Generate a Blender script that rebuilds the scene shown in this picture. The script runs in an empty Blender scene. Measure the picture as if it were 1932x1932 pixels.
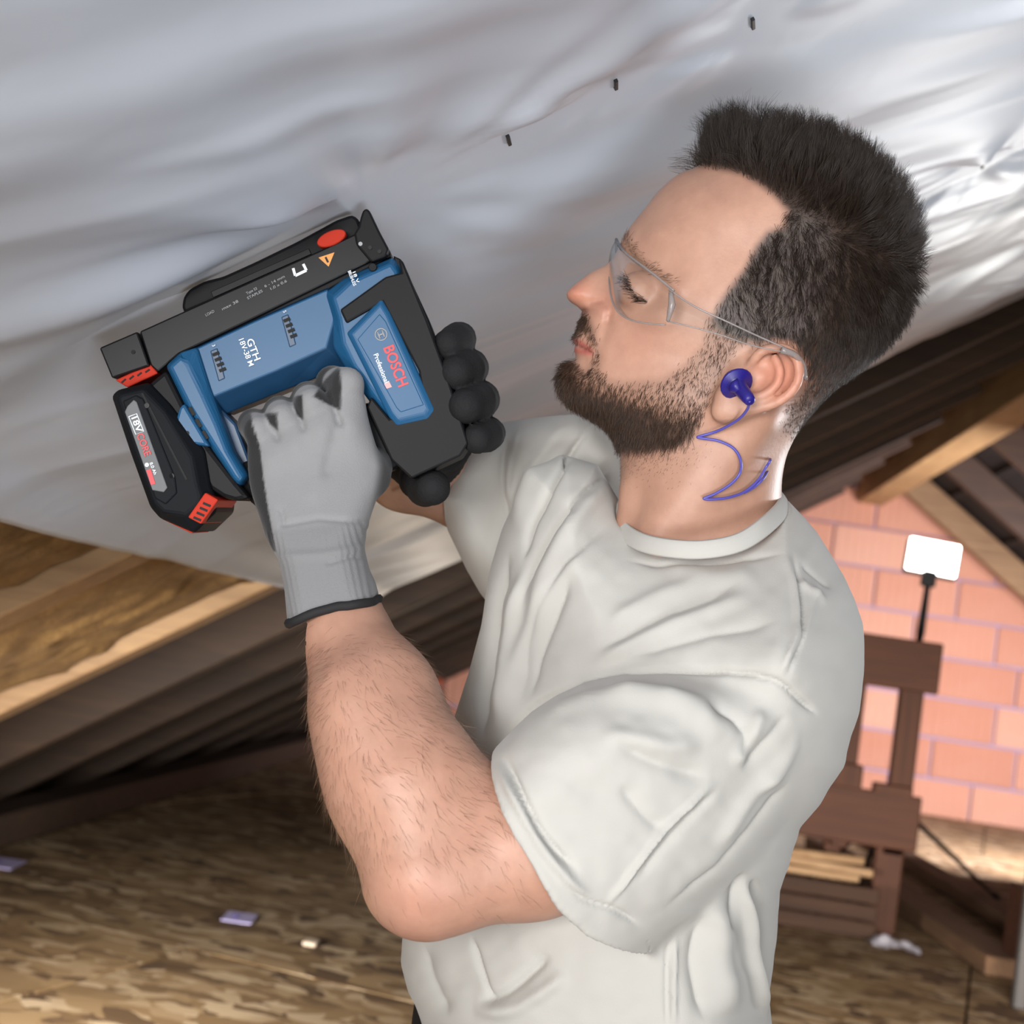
import bpy, bmesh, math, random
import numpy as np
from mathutils import Vector, Matrix
rng = np.random.default_rng(7); random.seed(7)
sc = bpy.context.scene; COL = sc.collection
# ---------------------------------------------------------------- camera
FPX = 2700.0; CX = CY = 966.0
_yc = Vector(((1150-CX)/FPX, -(1255-CY)/FPX, -1)).normalized()      # ridge direction (+Y) seen by the camera
_a = Vector((math.sin(math.radians(8)), math.cos(math.radians(8)), 0))
_zc = (_a-_yc*_a.dot(_yc)).normalized(); _xc = _yc.cross(_zc)
R_CW = np.array([_xc, _yc, _zc])                                    # camera space -> world
CAM = np.array((0.0, 0.0, 0.65))
cam_d = bpy.data.cameras.new('camera'); cam = bpy.data.objects.new('camera', cam_d); COL.objects.link(cam)
cam.matrix_world = Matrix.Translation(CAM) @ Matrix(R_CW.tolist()).to_4x4()
cam_d.sensor_width = 36; cam_d.lens = FPX/1932*36; cam_d.clip_start = 0.02
cam_d.dof.use_dof = True; cam_d.dof.focus_distance = 0.93; cam_d.dof.aperture_fstop = 9.0
sc.camera = cam
# ---------------------------------------------------------------- light
sc.view_settings.view_transform = 'Standard'; sc.view_settings.look = 'None'
sc.view_settings.exposure = 0.0; sc.view_settings.gamma = 1.0; sc.view_settings.use_curve_mapping = False
w = bpy.data.worlds.new('world'); sc.world = w; w.use_nodes = True
w.node_tree.nodes['Background'].inputs[0].default_value = (0.80, 0.86, 1.0, 1)
w.node_tree.nodes['Background'].inputs[1].default_value = 0.30
def area(name, loc, target, size, power, col=(1, 1, 1), size_y=None):
    d = bpy.data.lights.new(name, 'AREA'); d.energy = power; d.color = col; d.size = size
    if size_y: d.shape = 'RECTANGLE'; d.size_y = size_y
    o = bpy.data.objects.new(name, d); COL.objects.link(o); o.location = loc
    o.rotation_euler = (Vector(target)-Vector(loc)).to_track_quat('-Z', 'Y').to_euler(); return o
area('softbox_lamp', (-0.50, -1.25, 0.66), (0.05, 1.0, 0.74), 0.75, 52, (1.0, 0.985, 0.97))
area('camera_fill_lamp', (0.45, -0.9, 0.80), (0.1, 1.0, 0.70), 0.9, 5.0, (0.94, 0.97, 1.0))
rl = area('rear_rim_lamp', (1.30, 2.05, 0.92), (0.20, 1.02, 0.80), 0.22, 4.5, (0.95, 0.97, 1.0)); rl.data.spread = math.radians(110)  # added rim light behind the man, out of frame
area('gable_wall_fill', (2.5, 6.6, 0.8), (1.4, 9.5, 0.5), 1.2, 125, (1.0, 0.93, 1.0))  # added out of frame to brighten the gable wall
al = area('rafter_fill_lamp', (-0.2, 4.6, 0.25), (-0.95, 3.0, 0.45), 0.3, 0.7, (1.0, 0.86, 0.7)); al.data.spread = math.radians(70)  # added fill for the rafters beyond the foil
area('foil_fill_lamp', (0.45, -0.30, 0.15), (0.0, 0.9, 1.15), 0.5, 4.4, (0.88, 0.94, 1.0)).data.spread = math.radians(100)
fl_ = area('floor_fill_lamp', (-0.85, 1.25, 0.24), (-0.50, 2.9, 0.0), 0.35, 13, (1.0, 0.95, 0.88)); fl_.data.spread = math.radians(74)  # added out of frame to brighten the floor
tr_ = area('trestle_fill_lamp', (0.75, 1.9, 0.30), (1.0, 4.0, 0.25), 0.3, 9, (1.0, 0.9, 0.8)); tr_.data.spread = math.radians(80)  # added fill for the trestle and the floor beside it
area('foil_streak_lamp', (1.40, 3.5, 0.95), (0.62, 2.15, 1.46), 0.18, 0.9, (1.0, 0.97, 0.92)).data.spread = math.radians(60)  # added to raise bright streaks on the creased foil
# ---------------------------------------------------------------- helpers
def C(px, py, d):                                                   # pixel and distance -> camera space
    return np.array(((px-CX)/FPX*d, -(py-CY)/FPX*d, -d))
def W(c): return np.asarray(c) @ R_CW.T + CAM                       # camera space -> world
def P(px, py, d): return W(C(px, py, d))
def tag(o, label, cat, group=None):
    o['label'] = label; o['category'] = cat
    if group: o['group'] = group
    return o
def empty(name, loc):
    o = bpy.data.objects.new(name, None); COL.objects.link(o); o.location = loc; o.empty_display_size = 0.02; return o
def link(name, me, parent=None, loc=None):
    o = bpy.data.objects.new(name, me); COL.objects.link(o)
    if parent: o.parent = parent
    if loc is not None: o.location = loc
    return o
def origin(parent):
    v = Vector((0, 0, 0))
    while parent: v += parent.location; parent = parent.parent
    return np.array(v)
def mk(name, V, F, m=None, parent=None, smooth=True):               # V in world coordinates
    V = np.asarray(V, float); org = origin(parent)
    loc = np.zeros(3) if parent else V.mean(0)
    me = bpy.data.meshes.new(name); me.from_pydata((V-org-loc).tolist(), [], [list(map(int, f)) for f in F]); me.update()
    if m: me.materials.append(m)
    if smooth: me.polygons.foreach_set('use_smooth', [True]*len(me.polygons))
    return link(name, me, parent, Vector(loc))
def mk_np(name, V, F, m=None, parent=None):                         # fast: F an (n,4) array of quads
    V = np.asarray(V, float); org = origin(parent)
    me = bpy.data.meshes.new(name); n = len(F)
    me.vertices.add(len(V)); me.vertices.foreach_set('co', (V-org).astype(np.float32).ravel())
    me.loops.add(n*4); me.loops.foreach_set('vertex_index', np.asarray(F, np.int32).ravel())
    me.polygons.add(n); me.polygons.foreach_set('loop_start', np.arange(0, n*4, 4, dtype=np.int32))
    me.polygons.foreach_set('use_smooth', np.ones(n, bool)); me.update(calc_edges=True)
    if m: me.materials.append(m)
    return link(name, me, parent)
def from_bm(name, bm, m, parent=None, smooth=False, org=True, loc=None):
    me = bpy.data.meshes.new(name)
    if org:
        o_ = Vector(origin(parent))
        if not parent and loc is not None: o_ = Vector(loc)
        for v in bm.verts: v.co -= o_
    bmesh.ops.recalc_face_normals(bm, faces=bm.faces)
    bm.to_mesh(me); bm.free()
    for x in (m if isinstance(m, (list, tuple)) else [m]): me.materials.append(x)
    if smooth: me.polygons.foreach_set('use_smooth', [True]*len(me.polygons))
    return link(name, me, parent, Vector(loc) if (loc is not None and not parent) else None)
def bm_box(c, ax, half, bev=0.0, seg=1, bm=None):                   # ax: three unit axes
    bm = bm or bmesh.new(); c = Vector(c); ax = [Vector(a) for a in ax]
    vs = [bm.verts.new(c+ax[0]*half[0]*i+ax[1]*half[1]*j+ax[2]*half[2]*k) for i in (-1, 1) for j in (-1, 1) for k in (-1, 1)]
    fs = [bm.faces.new([vs[i] for i in q]) for q in ((0, 1, 3, 2), (4, 6, 7, 5), (0, 4, 5, 1), (2, 3, 7, 6), (0, 2, 6, 4), (1, 5, 7, 3))]
    if bev: bmesh.ops.bevel(bm, geom=list({e for f in fs for e in f.edges}), offset=bev, segments=seg, affect='EDGES', profile=0.5)
    return bm
def beam(name, p0, p1, up, w, h, m, parent=None, bev=0.004, seg=1): # box from p0 to p1, h along up, w across
    p0, p1 = Vector(p0), Vector(p1); a = (p1-p0).normalized(); u = Vector(up); u = (u-a*u.dot(a)).normalized(); s = a.cross(u)
    o = from_bm(name, bm_box((p0+p1)/2, (a, s, u), ((p1-p0).length/2, w/2, h/2), bev, seg), m, parent, loc=(p0+p1)/2)
    return o
def tube_mesh(pts, rad, n=10, caps=True, flat=None):                # rings along a polyline, world or camera space
    pts = np.asarray(pts, float); k = len(pts); rad = np.broadcast_to(np.asarray(rad, float), (k,))
    t = np.gradient(pts, axis=0); t /= np.linalg.norm(t, axis=1, keepdims=True)+1e-12
    nrm = np.cross(t[0], (0.31, 0.52, 0.79)); nrm /= np.linalg.norm(nrm); V = []
    for i in range(k):
        nrm = nrm-t[i]*nrm.dot(t[i]); nrm /= np.linalg.norm(nrm); b = np.cross(t[i], nrm)
        for j in range(n):
            a = 2*math.pi*j/n; V.append(pts[i]+rad[i]*(math.cos(a)*nrm+math.sin(a)*b))
    F = [(i*n+j, i*n+(j+1) % n, (i+1)*n+(j+1) % n, (i+1)*n+j) for i in range(k-1) for j in range(n)]
    if caps: F += [tuple(range(n))[::-1], tuple((k-1)*n+j for j in range(n))]
    return np.array(V), F
def spline(pts, n):                                                 # Catmull-Rom
    p = np.asarray(pts, float); p = np.vstack([2*p[0]-p[1], p, 2*p[-1]-p[-2]]); k = len(p)-3
    u = np.linspace(0, k-1e-9, n); i = u.astype(int); t = (u-i)[:, None]
    a, b, c, d = p[i], p[i+1], p[i+2], p[i+3]
    return 0.5*(2*b+(c-a)*t+(2*a-5*b+4*c-d)*t*t+(3*b-a-3*c+d)*t**3)
def spline_closed(pts, n):
    p = np.asarray(pts, float); k = len(p); u = np.linspace(0, k, n, endpoint=False); i = u.astype(int); t = (u-i)[:, None]
    a, b, c, d = p[(i-1) % k], p[i % k], p[(i+1) % k], p[(i+2) % k]
    return 0.5*(2*b+(c-a)*t+(2*a-5*b+4*c-d)*t*t+(3*b-a-3*c+d)*t**3)
_perm = rng.random((64, 64, 64)).astype(np.float32)
def vnoise(x, y, z=0.0):                                            # value noise 0..1, period 64
    x, y, z = np.broadcast_arrays(np.asarray(x, float), y, z)
    def q(v): i = np.floor(v).astype(int); f = v-i; return i, f*f*(3-2*f)
    (i, f), (j, g), (k, h) = q(x), q(y), q(z); r = 0
    for a in (0, 1):
        for b in (0, 1):
            for c in (0, 1):
                r = r+(f if a else 1-f)*(g if b else 1-g)*(h if c else 1-h)*_perm[(i+a) % 64, (j+b) % 64, (k+c) % 64]
    return r
def sstep(a, b, x): t = np.clip((x-a)/(b-a), 0, 1); return t*t*(3-2*t)
# ---------------------------------------------------------------- materials
class M:
    def __init__(s, name, col=(0.8, 0.8, 0.8), rough=0.6, **kw):
        s.m = bpy.data.materials.new(name); s.m.use_nodes = True; s.nt = s.m.node_tree; s.b = s.nt.nodes['Principled BSDF']
        s.b.inputs['Base Color'].default_value = (*col, 1); s.b.inputs['Roughness'].default_value = rough
        for k, v in kw.items(): s.b.inputs[k.replace('_', ' ')].default_value = v
    def n(s, t, **kw):
        x = s.nt.nodes.new(t)
        for k, v in kw.items():
            if k in x.inputs: x.inputs[k].default_value = v
            else: setattr(x, k, v)
        return x
    def l(s, a, b): s.nt.links.new(a, b)
    def coords(s, scale=(1, 1, 1), rot=(0, 0, 0), out='Object'):
        tc = s.n('ShaderNodeTexCoord'); mp = s.n('ShaderNodeMapping'); mp.inputs['Scale'].default_value = scale; mp.inputs['Rotation'].default_value = rot
        s.l(tc.outputs[out], mp.inputs['Vector']); return mp.outputs[0]
    def ramp(s, fac, stops):
        r = s.n('ShaderNodeValToRGB'); e = r.color_ramp.elements
        while len(e) < len(stops): e.new(0.5)
        for x, (p, c) in zip(e, stops): x.position = p; x.color = (*c, 1)
        s.l(fac, r.inputs[0]); return r.outputs[0]
    def noise(s, vec, scale, detail=4, rough=0.55, dist=0.0):
        x = s.n('ShaderNodeTexNoise'); x.inputs['Scale'].default_value = scale; x.inputs['Detail'].default_value = detail
        x.inputs['Roughness'].default_value = rough; x.inputs['Distortion'].default_value = dist; s.l(vec, x.inputs['Vector']); return x.outputs['Fac']
    def mix(s, fac, a, b, mode='MIX'):
        x = s.n('ShaderNodeMix', data_type='RGBA', blend_type=mode)
        for i, v in ((0, fac), (6, a), (7, b)):
            if hasattr(v, 'is_linked'): s.l(v, x.inputs[i])
            else: x.inputs[i].default_value = v if i == 0 else (*v, 1)
        return x.outputs[2]
    def bump(s, h, strength=0.3, dist=0.002):
        x = s.n('ShaderNodeBump'); x.inputs['Strength'].default_value = strength; x.inputs['Distance'].default_value = dist
        s.l(h, x.inputs['Height']); s.l(x.outputs[0], s.b.inputs['Normal'])
    def col(s, c): s.l(c, s.b.inputs['Base Color'])
def wood(name, dark, light, along=(0, 1, 0), rough=0.75, sc_=1.0):
    x = M(name, rough=rough); st = tuple((0.7 if a else 14)*sc_ for a in along)
    v = x.coords(st); g = x.noise(v, 3.0, 6, 0.6, 1.2); v2 = x.coords((1, 1, 1)); b = x.noise(v2, 2.2, 3)
    x.col(x.mix(0.35, x.ramp(g, [(0.3, dark), (0.7, light)]), x.ramp(b, [(0.3, dark), (0.75, light)]))); x.bump(g, 0.25, 0.003); return x.m
# ---------------------------------------------------------------- the attic
SL = 0.66; Z0 = 1.083                                               # left roof underside: z = Z0 + SL*x
RX = 1.56; RZ = Z0+SL*RX; SR = 0.70                                 # ridge
YW = 9.6                                                            # gable wall
nL = np.array((-SL, 0, 1.0)); nL /= np.linalg.norm(nL); sL = np.array((1.0, 0, SL)); sL /= np.linalg.norm(sL)
nR = np.array((SR, 0, 1.0)); nR /= np.linalg.norm(nR); sR = np.array((1.0, 0, -SR)); sR /= np.linalg.norm(sR)
def onL(x, y, off=0.0): return np.array((x, y, Z0+SL*x))+nL*off
def onR(x, y, off=0.0): return np.array((x, y, RZ-SR*(x-RX)))+nR*off
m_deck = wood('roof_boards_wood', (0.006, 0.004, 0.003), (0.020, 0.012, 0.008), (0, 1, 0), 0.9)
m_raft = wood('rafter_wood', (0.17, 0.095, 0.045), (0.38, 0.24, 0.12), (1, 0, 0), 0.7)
m_raft_dim = wood('shaded_rafter_wood', (0.020, 0.010, 0.006), (0.070, 0.036, 0.017), (1, 0, 0), 0.7)  # rafter wood darkened: shade of the dim bays put into its colour
m_ridge = wood('ridge_wood', (0.26, 0.15, 0.06), (0.52, 0.34, 0.15), (0, 1, 0), 0.65)
def osb():
    x = M('osb', rough=0.75); L = []
    rs = [(0.0, (0.085, 0.045, 0.02)), (0.30, (0.22, 0.135, 0.06)), (0.65, (0.31, 0.205, 0.10)), (1.0, (0.52, 0.40, 0.26))]
    for k, (s, r) in enumerate((((11, 24, 5), 0.3), ((22, 11, 5), 0.5), ((10, 22, 5), -0.7), ((14, 30, 5), 0.05))):
        v0 = x.coords((1, 1, 1), (0, 0, r)); nz = x.n('ShaderNodeTexNoise'); nz.inputs['Scale'].default_value = 9; nz.inputs['Detail'].default_value = 3; x.l(v0, nz.inputs['Vector'])
        sc2 = x.n('ShaderNodeVectorMath', operation='SCALE'); sc2.inputs[3].default_value = 0.09; x.l(nz.outputs['Color'], sc2.inputs[0])
        ad = x.n('ShaderNodeVectorMath', operation='ADD'); x.l(v0, ad.inputs[0]); x.l(sc2.outputs[0], ad.inputs[1])
        ml = x.n('ShaderNodeVectorMath', operation='MULTIPLY'); ml.inputs[1].default_value = s; x.l(ad.outputs[0], ml.inputs[0])
        vo = x.n('ShaderNodeTexVoronoi'); vo.inputs['Scale'].default_value = 1.0; vo.inputs['Randomness'].default_value = 1.0; x.l(ml.outputs[0], vo.inputs['Vector'])
        se = x.n('ShaderNodeSeparateColor'); x.l(vo.outputs['Color'], se.inputs[0]); L.append((se, x.ramp(se.outputs[0], rs)))
    c = L[0][1]
    for k in (1, 2, 3):
        g = x.n('ShaderNodeMath', operation='GREATER_THAN'); x.l(L[k][0].outputs[1], g.inputs[0]); g.inputs[1].default_value = 0.55; c = x.mix(g.outputs[0], c, L[k][1])
    big = x.noise(x.coords(), 1.6, 3); c = x.mix(1.0, c, x.ramp(big, [(0.3, (0.8, 0.78, 0.75)), (0.7, (1.12, 1.1, 1.08))]), 'MULTIPLY')
    x.col(c); x.bump(L[0][0].outputs[0], 0.3, 0.003); return x.m
m_osb = osb()
# floor: a joist deck with OSB panels, joints open by a few millimetres
fl = from_bm('floor', bm_box((0.2, 4.4, -0.09), np.eye(3), (4.2, 5.4, 0.06)), m_deck); fl['kind'] = 'structure'
q0, q1 = [np.array(p[:2]) for p in ((-3.0, 0, 0), (1, 0, 0))]
def floor_at(px, py, z=0.0):
    r = P(px, py, 1.0)-CAM; t = (z-CAM[2])/r[2]; return CAM+r*t
ja, jb = floor_at(0, 1702), floor_at(745, 1882); jd = (jb-ja)[:2]; jd /= np.linalg.norm(jd); jn = np.array((-jd[1], jd[0]))
bp = bm_box((0, 0, 0), np.eye(3), (1.247, 1.247, 0.011), 0.001); mp_ = bpy.data.meshes.new('osb_panel'); bp.to_mesh(mp_); bp.free(); mp_.materials.append(m_osb)
for r in range(-3, 4):
    for c_ in range(-2, 3):
        p = ja[:2]+jn*(1.25*(2*r+1))+jd*(2.5*c_+1.1*(r % 2)+0.6)
        if not (-5.2 < p[0] < 5.2 and -2.2 < p[1] < YW+1.6): continue
        o = link('osb_panel', mp_, fl, (p[0]-fl.location[0], p[1]-fl.location[1], -0.0120+0.0005*((r*3+c_) % 3)))
        o.rotation_euler = (0, 0, math.atan2(jd[1], jd[0])+(math.pi if (r+c_) % 2 else 0))
# gable wall of clay blocks
m_mort = M('mortar', (0.47, 0.43, 0.66), 0.9).m
def clay():
    x = M('clay_block', rough=0.85); v = x.coords((60, 1, 0.5)); g = x.noise(v, 2.0, 3); v2 = x.coords(); n = x.noise(v2, 3.0, 4)
    oi = x.n('ShaderNodeObjectInfo'); c = x.ramp(oi.outputs['Random'], [(0, (0.56, 0.25, 0.16)), (0.5, (0.66, 0.33, 0.22)), (1, (0.74, 0.42, 0.30))])
    x.col(x.mix(0.25, c, x.ramp(n, [(0.3, (0.62, 0.28, 0.17)), (0.7, (0.72, 0.45, 0.34))]))); x.bump(g, 0.5, 0.004); return x.m
m_clay = clay()
wl = from_bm('wall_back', bm_box((1.0, YW+0.15, 1.0), np.eye(3), (4.6, 0.12, 1.6)), m_mort, loc=(1.0, YW, 0)); wl['kind'] = 'structure'
bh, bl = 0.262, 0.54
bb = bm_box((0, 0, 0), np.eye(3), (bl/2-0.007, 0.02, bh/2-0.007), 0.004)
for i in range(9):                                                  # ribbed face of the hollow blocks
    bm_box((-0.224+i*0.056, -0.021, 0), np.eye(3), (0.014, 0.004, bh/2-0.012), 0.002, 1, bb)
mb_ = bpy.data.meshes.new('brick'); bmesh.ops.recalc_face_normals(bb, faces=bb.faces); bb.to_mesh(mb_); bb.free(); mb_.materials.append(m_clay)
for r in range(12):
    for c_ in range(-6, 10):
        x = c_*bl+(0.21 if r % 2 else 0)+0.05*((r*7) % 3); z = r*bh+0.10
        if x < -2.9 or x > 4.8 or z > Z0+SL*x+0.5 or z > RZ-SR*(x-RX)+0.5: continue
        link('brick', mb_, wl, (x-1.0, 0.012+0.004*((r*5+c_*3) % 3), z))
# roof: boards above, rafters below
bd = bmesh.new()
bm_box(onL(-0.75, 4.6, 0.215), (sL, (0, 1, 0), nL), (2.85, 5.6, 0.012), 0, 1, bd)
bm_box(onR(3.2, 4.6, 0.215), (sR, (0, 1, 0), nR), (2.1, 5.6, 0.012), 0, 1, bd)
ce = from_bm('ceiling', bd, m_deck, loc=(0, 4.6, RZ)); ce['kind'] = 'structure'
def rafter(p0, p1, up, w=0.075, h=0.17, m=m_raft):
    o = beam('rafter', p0, p1, up, w, h, m, None); o.parent = ce; o.location -= ce.location; return o
for i, y in enumerate((0.33, 1.03, 1.73, 2.44, 3.14, 3.84, 4.54, 5.24, 5.94, 6.64, 7.34, 8.04, 8.74, 9.4)):
    rafter(onL(-2.1, y, 0.087), onL(RX-(0.06 if y < 3.5 else 0.20), y, 0.087), nL, 0.08, 0.17, m_raft if i < 4 else m_raft_dim)
for y in (1.9, 2.8, 3.7, 4.55, 5.4, 6.3, 7.2, 8.2, 9.3):
    rafter(onR(RX+0.06, y, 0.095), onR(RX+3.2, y, 0.095), nR, 0.10 if y > 9 else 0.07, 0.16, m_raft if y > 9 else m_raft_dim)
rb = beam('ridge_beam', (RX, -0.6, RZ-0.02), (RX, YW, RZ-0.0), (0, 0, 1), 0.17, 0.31, m_ridge); rb.parent = ce; rb.location -= ce.location
for x in np.arange(-1.7, 1.45, 0.34):                                 # tile battens across the open bays
    o = beam('batten', onL(x, 2.5, 0.19), onL(x, YW, 0.19), nL, 0.05, 0.03, m_raft_dim); o.parent = ce; o.location -= ce.location
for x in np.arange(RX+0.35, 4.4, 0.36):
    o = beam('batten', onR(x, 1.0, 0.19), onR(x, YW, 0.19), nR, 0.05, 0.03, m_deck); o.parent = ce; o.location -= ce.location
# mineral wool between the near rafters
def wool():
    x = M('mineral_wool', rough=0.95); v = x.coords((1, 1, 1)); n = x.noise(v, 13, 8, 0.75, 0.3); n2 = x.noise(x.coords((1, 1, 1)), 60, 6, 0.75)
    x.col(x.mix(0.4, x.ramp(n, [(0.3, (0.12, 0.058, 0.018)), (0.52, (0.27, 0.145, 0.045)), (0.75, (0.50, 0.32, 0.12))]), x.ramp(n2, [(0.3, (0.17, 0.09, 0.03)), (0.7, (0.40, 0.24, 0.08))])))
    x.bump(n2, 1.0, 0.012); return x.m
m_wool = wool()
def insulation(y0, y1, sag):
    nx, ny = 300, 70; a = np.linspace(-2.0, RX-0.1, nx); b = np.linspace(y0+0.041, y1-0.041, ny); A, B = np.meshgrid(a, b, indexing='ij')
    e = np.minimum(np.minimum((B-y0-0.04), (y1-0.04-B))/0.06, 1).clip(0, 1)
    h = 0.075-sag*np.sqrt(e)-0.03*vnoise(A*5, B*5, y0*3)-0.03*vnoise(A*16, B*16, 3)-0.016*vnoise(A*38, B*38, 7)-0.010*vnoise(A*80, B*80, 4)
    tr = np.exp(-((vnoise(A*2.2+9, B*3.1, 1.5)-0.62)/0.05)**2); h = h-0.03*tr*e
    h = np.maximum(h, 0.022+0.012*vnoise(A*30, B*30, 2))-0.012*np.exp(-((vnoise(A*7+3, B*9, 5.5)-0.66)/0.04)**2)*sstep(0.03, 0.12, e); V = np.stack([A, B, Z0+SL*A], -1)+nL*h[..., None]; V = V.reshape(-1, 3); T = V+nL*0.12
    i = np.arange(nx*ny).reshape(nx, ny); q = np.stack([i[:-1, :-1], i[:-1, 1:], i[1:, 1:], i[1:, :-1]], -1).reshape(-1, 4)
    F = [tuple(f) for f in q]+[tuple(f[::-1]+nx*ny) for f in q]
    o = mk('insulation_batt', np.vstack([V, T]), F, m_wool); o.parent = ce; o.location -= ce.location
for y0, y1, sg in ((0.33, 1.03, 0.0), (1.03, 1.73, 0.0), (1.73, 2.44, 0.02)): insulation(y0, y1, sg)
# eave: wall plate and a plank lying along the roof foot
pl = beam('trim_1', (-1.42, 0.5, 0.05), (-1.42, YW, 0.05), (0, 0, 1), 0.10, 0.08, m_raft_dim); pl['kind'] = 'structure'
# ---------------------------------------------------------------- foil under the rafters
def foil():
    x = M('silver_foil', (0.575, 0.62, 0.70), 0.42, Metallic=0.05, Specular_IOR_Level=0.45, IOR=1.45)
    v = x.coords((1, 1, 1)); n = x.noise(v, 26, 3, 0.5, 0.4); x.bump(n, 0.10, 0.004); return x.m
NOZ = P(699, 393, 1.0); NOZ[2] = Z0+SL*NOZ[0]
def on_foil(px, py):                                                # where a picture ray meets the roof plane
    r = P(px, py, 1.0)-CAM; t = (Z0+SL*CAM[0]-CAM[2])/(r[2]-SL*r[0]); return CAM+r*t
SPX = ((952, 257), (1162, 150), (1420, 35), (1850, 305)); STAPLES = [on_foil(*p) for p in SPX]
def foil_sheet():
    nx, ny = 300, 420; a = np.linspace(-0.565, 1.30, nx); b = np.linspace(0.16, 3.17, ny); A, B = np.meshgrid(a, b, indexing='ij')
    B = B+0.03*vnoise(A*3, 0.5)*sstep(2.9, 3.17, B)
    h = -0.010-0.030*(vnoise(A*2.2+1, B*1.4+3, 0.3)-0.3)*1.0
    ang = 0.5; u = A*math.cos(ang)+B*math.sin(ang); vv = -A*math.sin(ang)+B*math.cos(ang)
    h = h-0.013*(vnoise(u*1.6, vv*11, 2.2)-0.5)-0.0055*(vnoise(u*5, vv*24, 5.1)-0.5)
    h = h-0.003*np.maximum(vnoise(u*6, vv*46, 8.3)-0.55, 0)*2
    u2, v2 = A*math.cos(-0.95)+B*math.sin(-0.95), -A*math.sin(-0.95)+B*math.cos(-0.95)
    wr = sstep(0.25, 0.75, A)*sstep(0.9, 1.9, B)
    h = h-wr*(0.04*(vnoise(u2*1.2, v2*9, 1.2)-0.5)+0.02*np.abs(vnoise(u2*2, v2*20, 4.4)-0.5))
    def pull(c, rad, n, amp, seed):                                 # tension folds running out from a fixing
        dx, dy = A-c[0], B-c[1]; r = np.hypot(dx, dy)+1e-6; th = np.arctan2(dy, dx)
        k = sstep(0.012, 0.06, r)*np.exp(-r/rad)
        return -amp*k*(vnoise(np.cos(th)*n+9, np.sin(th)*n+9, seed)-0.45)
    gate = 1-np.exp(-(np.hypot(A-NOZ[0], B-NOZ[1])/0.05)**2)
    h = h*(0.25+0.75*gate)+pull(NOZ, 0.22, 4.5, 0.036, 2.0)
    for i, s in enumerate(STAPLES):
        g = 1-np.exp(-(np.hypot(A-s[0], B-s[1])/0.05)**2); h = h*(0.3+0.7*g)+pull(s, 0.10, 3.5, 0.016 if i < 3 else 0.04, 3.0+i)
    for y in (0.33, 1.03, 1.73, 2.44, 3.14): h = h*(0.35+0.65*(1-np.exp(-((B-y)/0.06)**2)))
    h = np.minimum(h, -0.0035)
    sa, sb = NOZ[:2], on_foil(262, 640)[:2]; dv = sb-sa; tt = np.clip(((A-sa[0])*dv[0]+(B-sa[1])*dv[1])/dv.dot(dv), 0, 1)
    ds = np.hypot(A-sa[0]-tt*dv[0], B-sa[1]-tt*dv[1]); mk_ = np.exp(-(ds/0.085)**4); push = -0.004+0.0*tt   # the tool presses the foil up
    h = h*(1-mk_)+push*mk_
    h = h*(0.25+0.75*sstep(-0.565, -0.36, A))
    hang = sstep(-0.50, -0.565, A); h = h-0.012*hang*(0.8+0.4*vnoise(B*1.5, 1.5))
    V = np.stack([A, B, Z0+SL*A], -1)+nL*h[..., None]; return a, b, h, V
fa, fb, FH, FV = foil_sheet()
i_ = np.arange(FH.size).reshape(FH.shape); q_ = np.stack([i_[:-1, :-1], i_[1:, :-1], i_[1:, 1:], i_[:-1, 1:]], -1).reshape(-1, 4)
V_ = FV.reshape(-1, 3); n_ = len(V_)
V_ = np.vstack([V_, V_+nL*0.0012]); edge = np.concatenate([i_[0, :], i_[1:, -1], i_[-1, -2::-1], i_[-2:0:-1, 0]]); e2 = np.roll(edge, -1)
q_ = np.vstack([q_, q_[:, ::-1]+n_, np.stack([edge, e2, e2+n_, edge+n_], -1)])
foil_o = mk_np('vapour_barrier_foil', V_, q_, foil())
tag(foil_o, 'large silver grey vapour barrier foil stretched and creased under the rafters', 'foil')
m_st = M('staple_metal', (0.015, 0.015, 0.017), 0.45).m
def foil_point(p):
    i = int(np.abs(fa-p[0]).argmin()); j = int(np.abs(fb-p[1]).argmin()); return FV[i, j]
for k, (s, lab) in enumerate(zip(STAPLES, ('black staple in the foil, the closest one to the staple gun nose',
        'black staple in the foil, in the middle of the row rising from the staple gun',
        'black staple in the foil at the top edge of the photo, last of its row',
        'black staple in the creased foil behind the back of the man\'s hair'))):
    c = foil_point(s); px_, py_ = SPX[k]; dv = ((6, -11) if k == 3 else (0.5, 9) if k else (2, 8)) if k != 1 else (0, 8)
    sv = on_foil(px_+dv[0], py_+dv[1])-on_foil(px_-dv[0], py_-dv[1]); L_ = min(np.linalg.norm(sv)/2, 0.02); sv /= np.linalg.norm(sv); tv = np.cross(nL, sv)
    b_ = bm_box(c-nL*0.0015, (sv, tv, nL), (L_, 0.0013, 0.0010), 0.0004)
    for sg in (-1, 1): bm_box(c+sv*sg*(L_-0.001)+nL*0.003, (sv, tv, nL), (0.0010, 0.0013, 0.0040), 0.0003, 1, b_)
    tag(from_bm('staple', b_, m_st, loc=c), lab, 'staple', 'staples in the foil')
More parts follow.
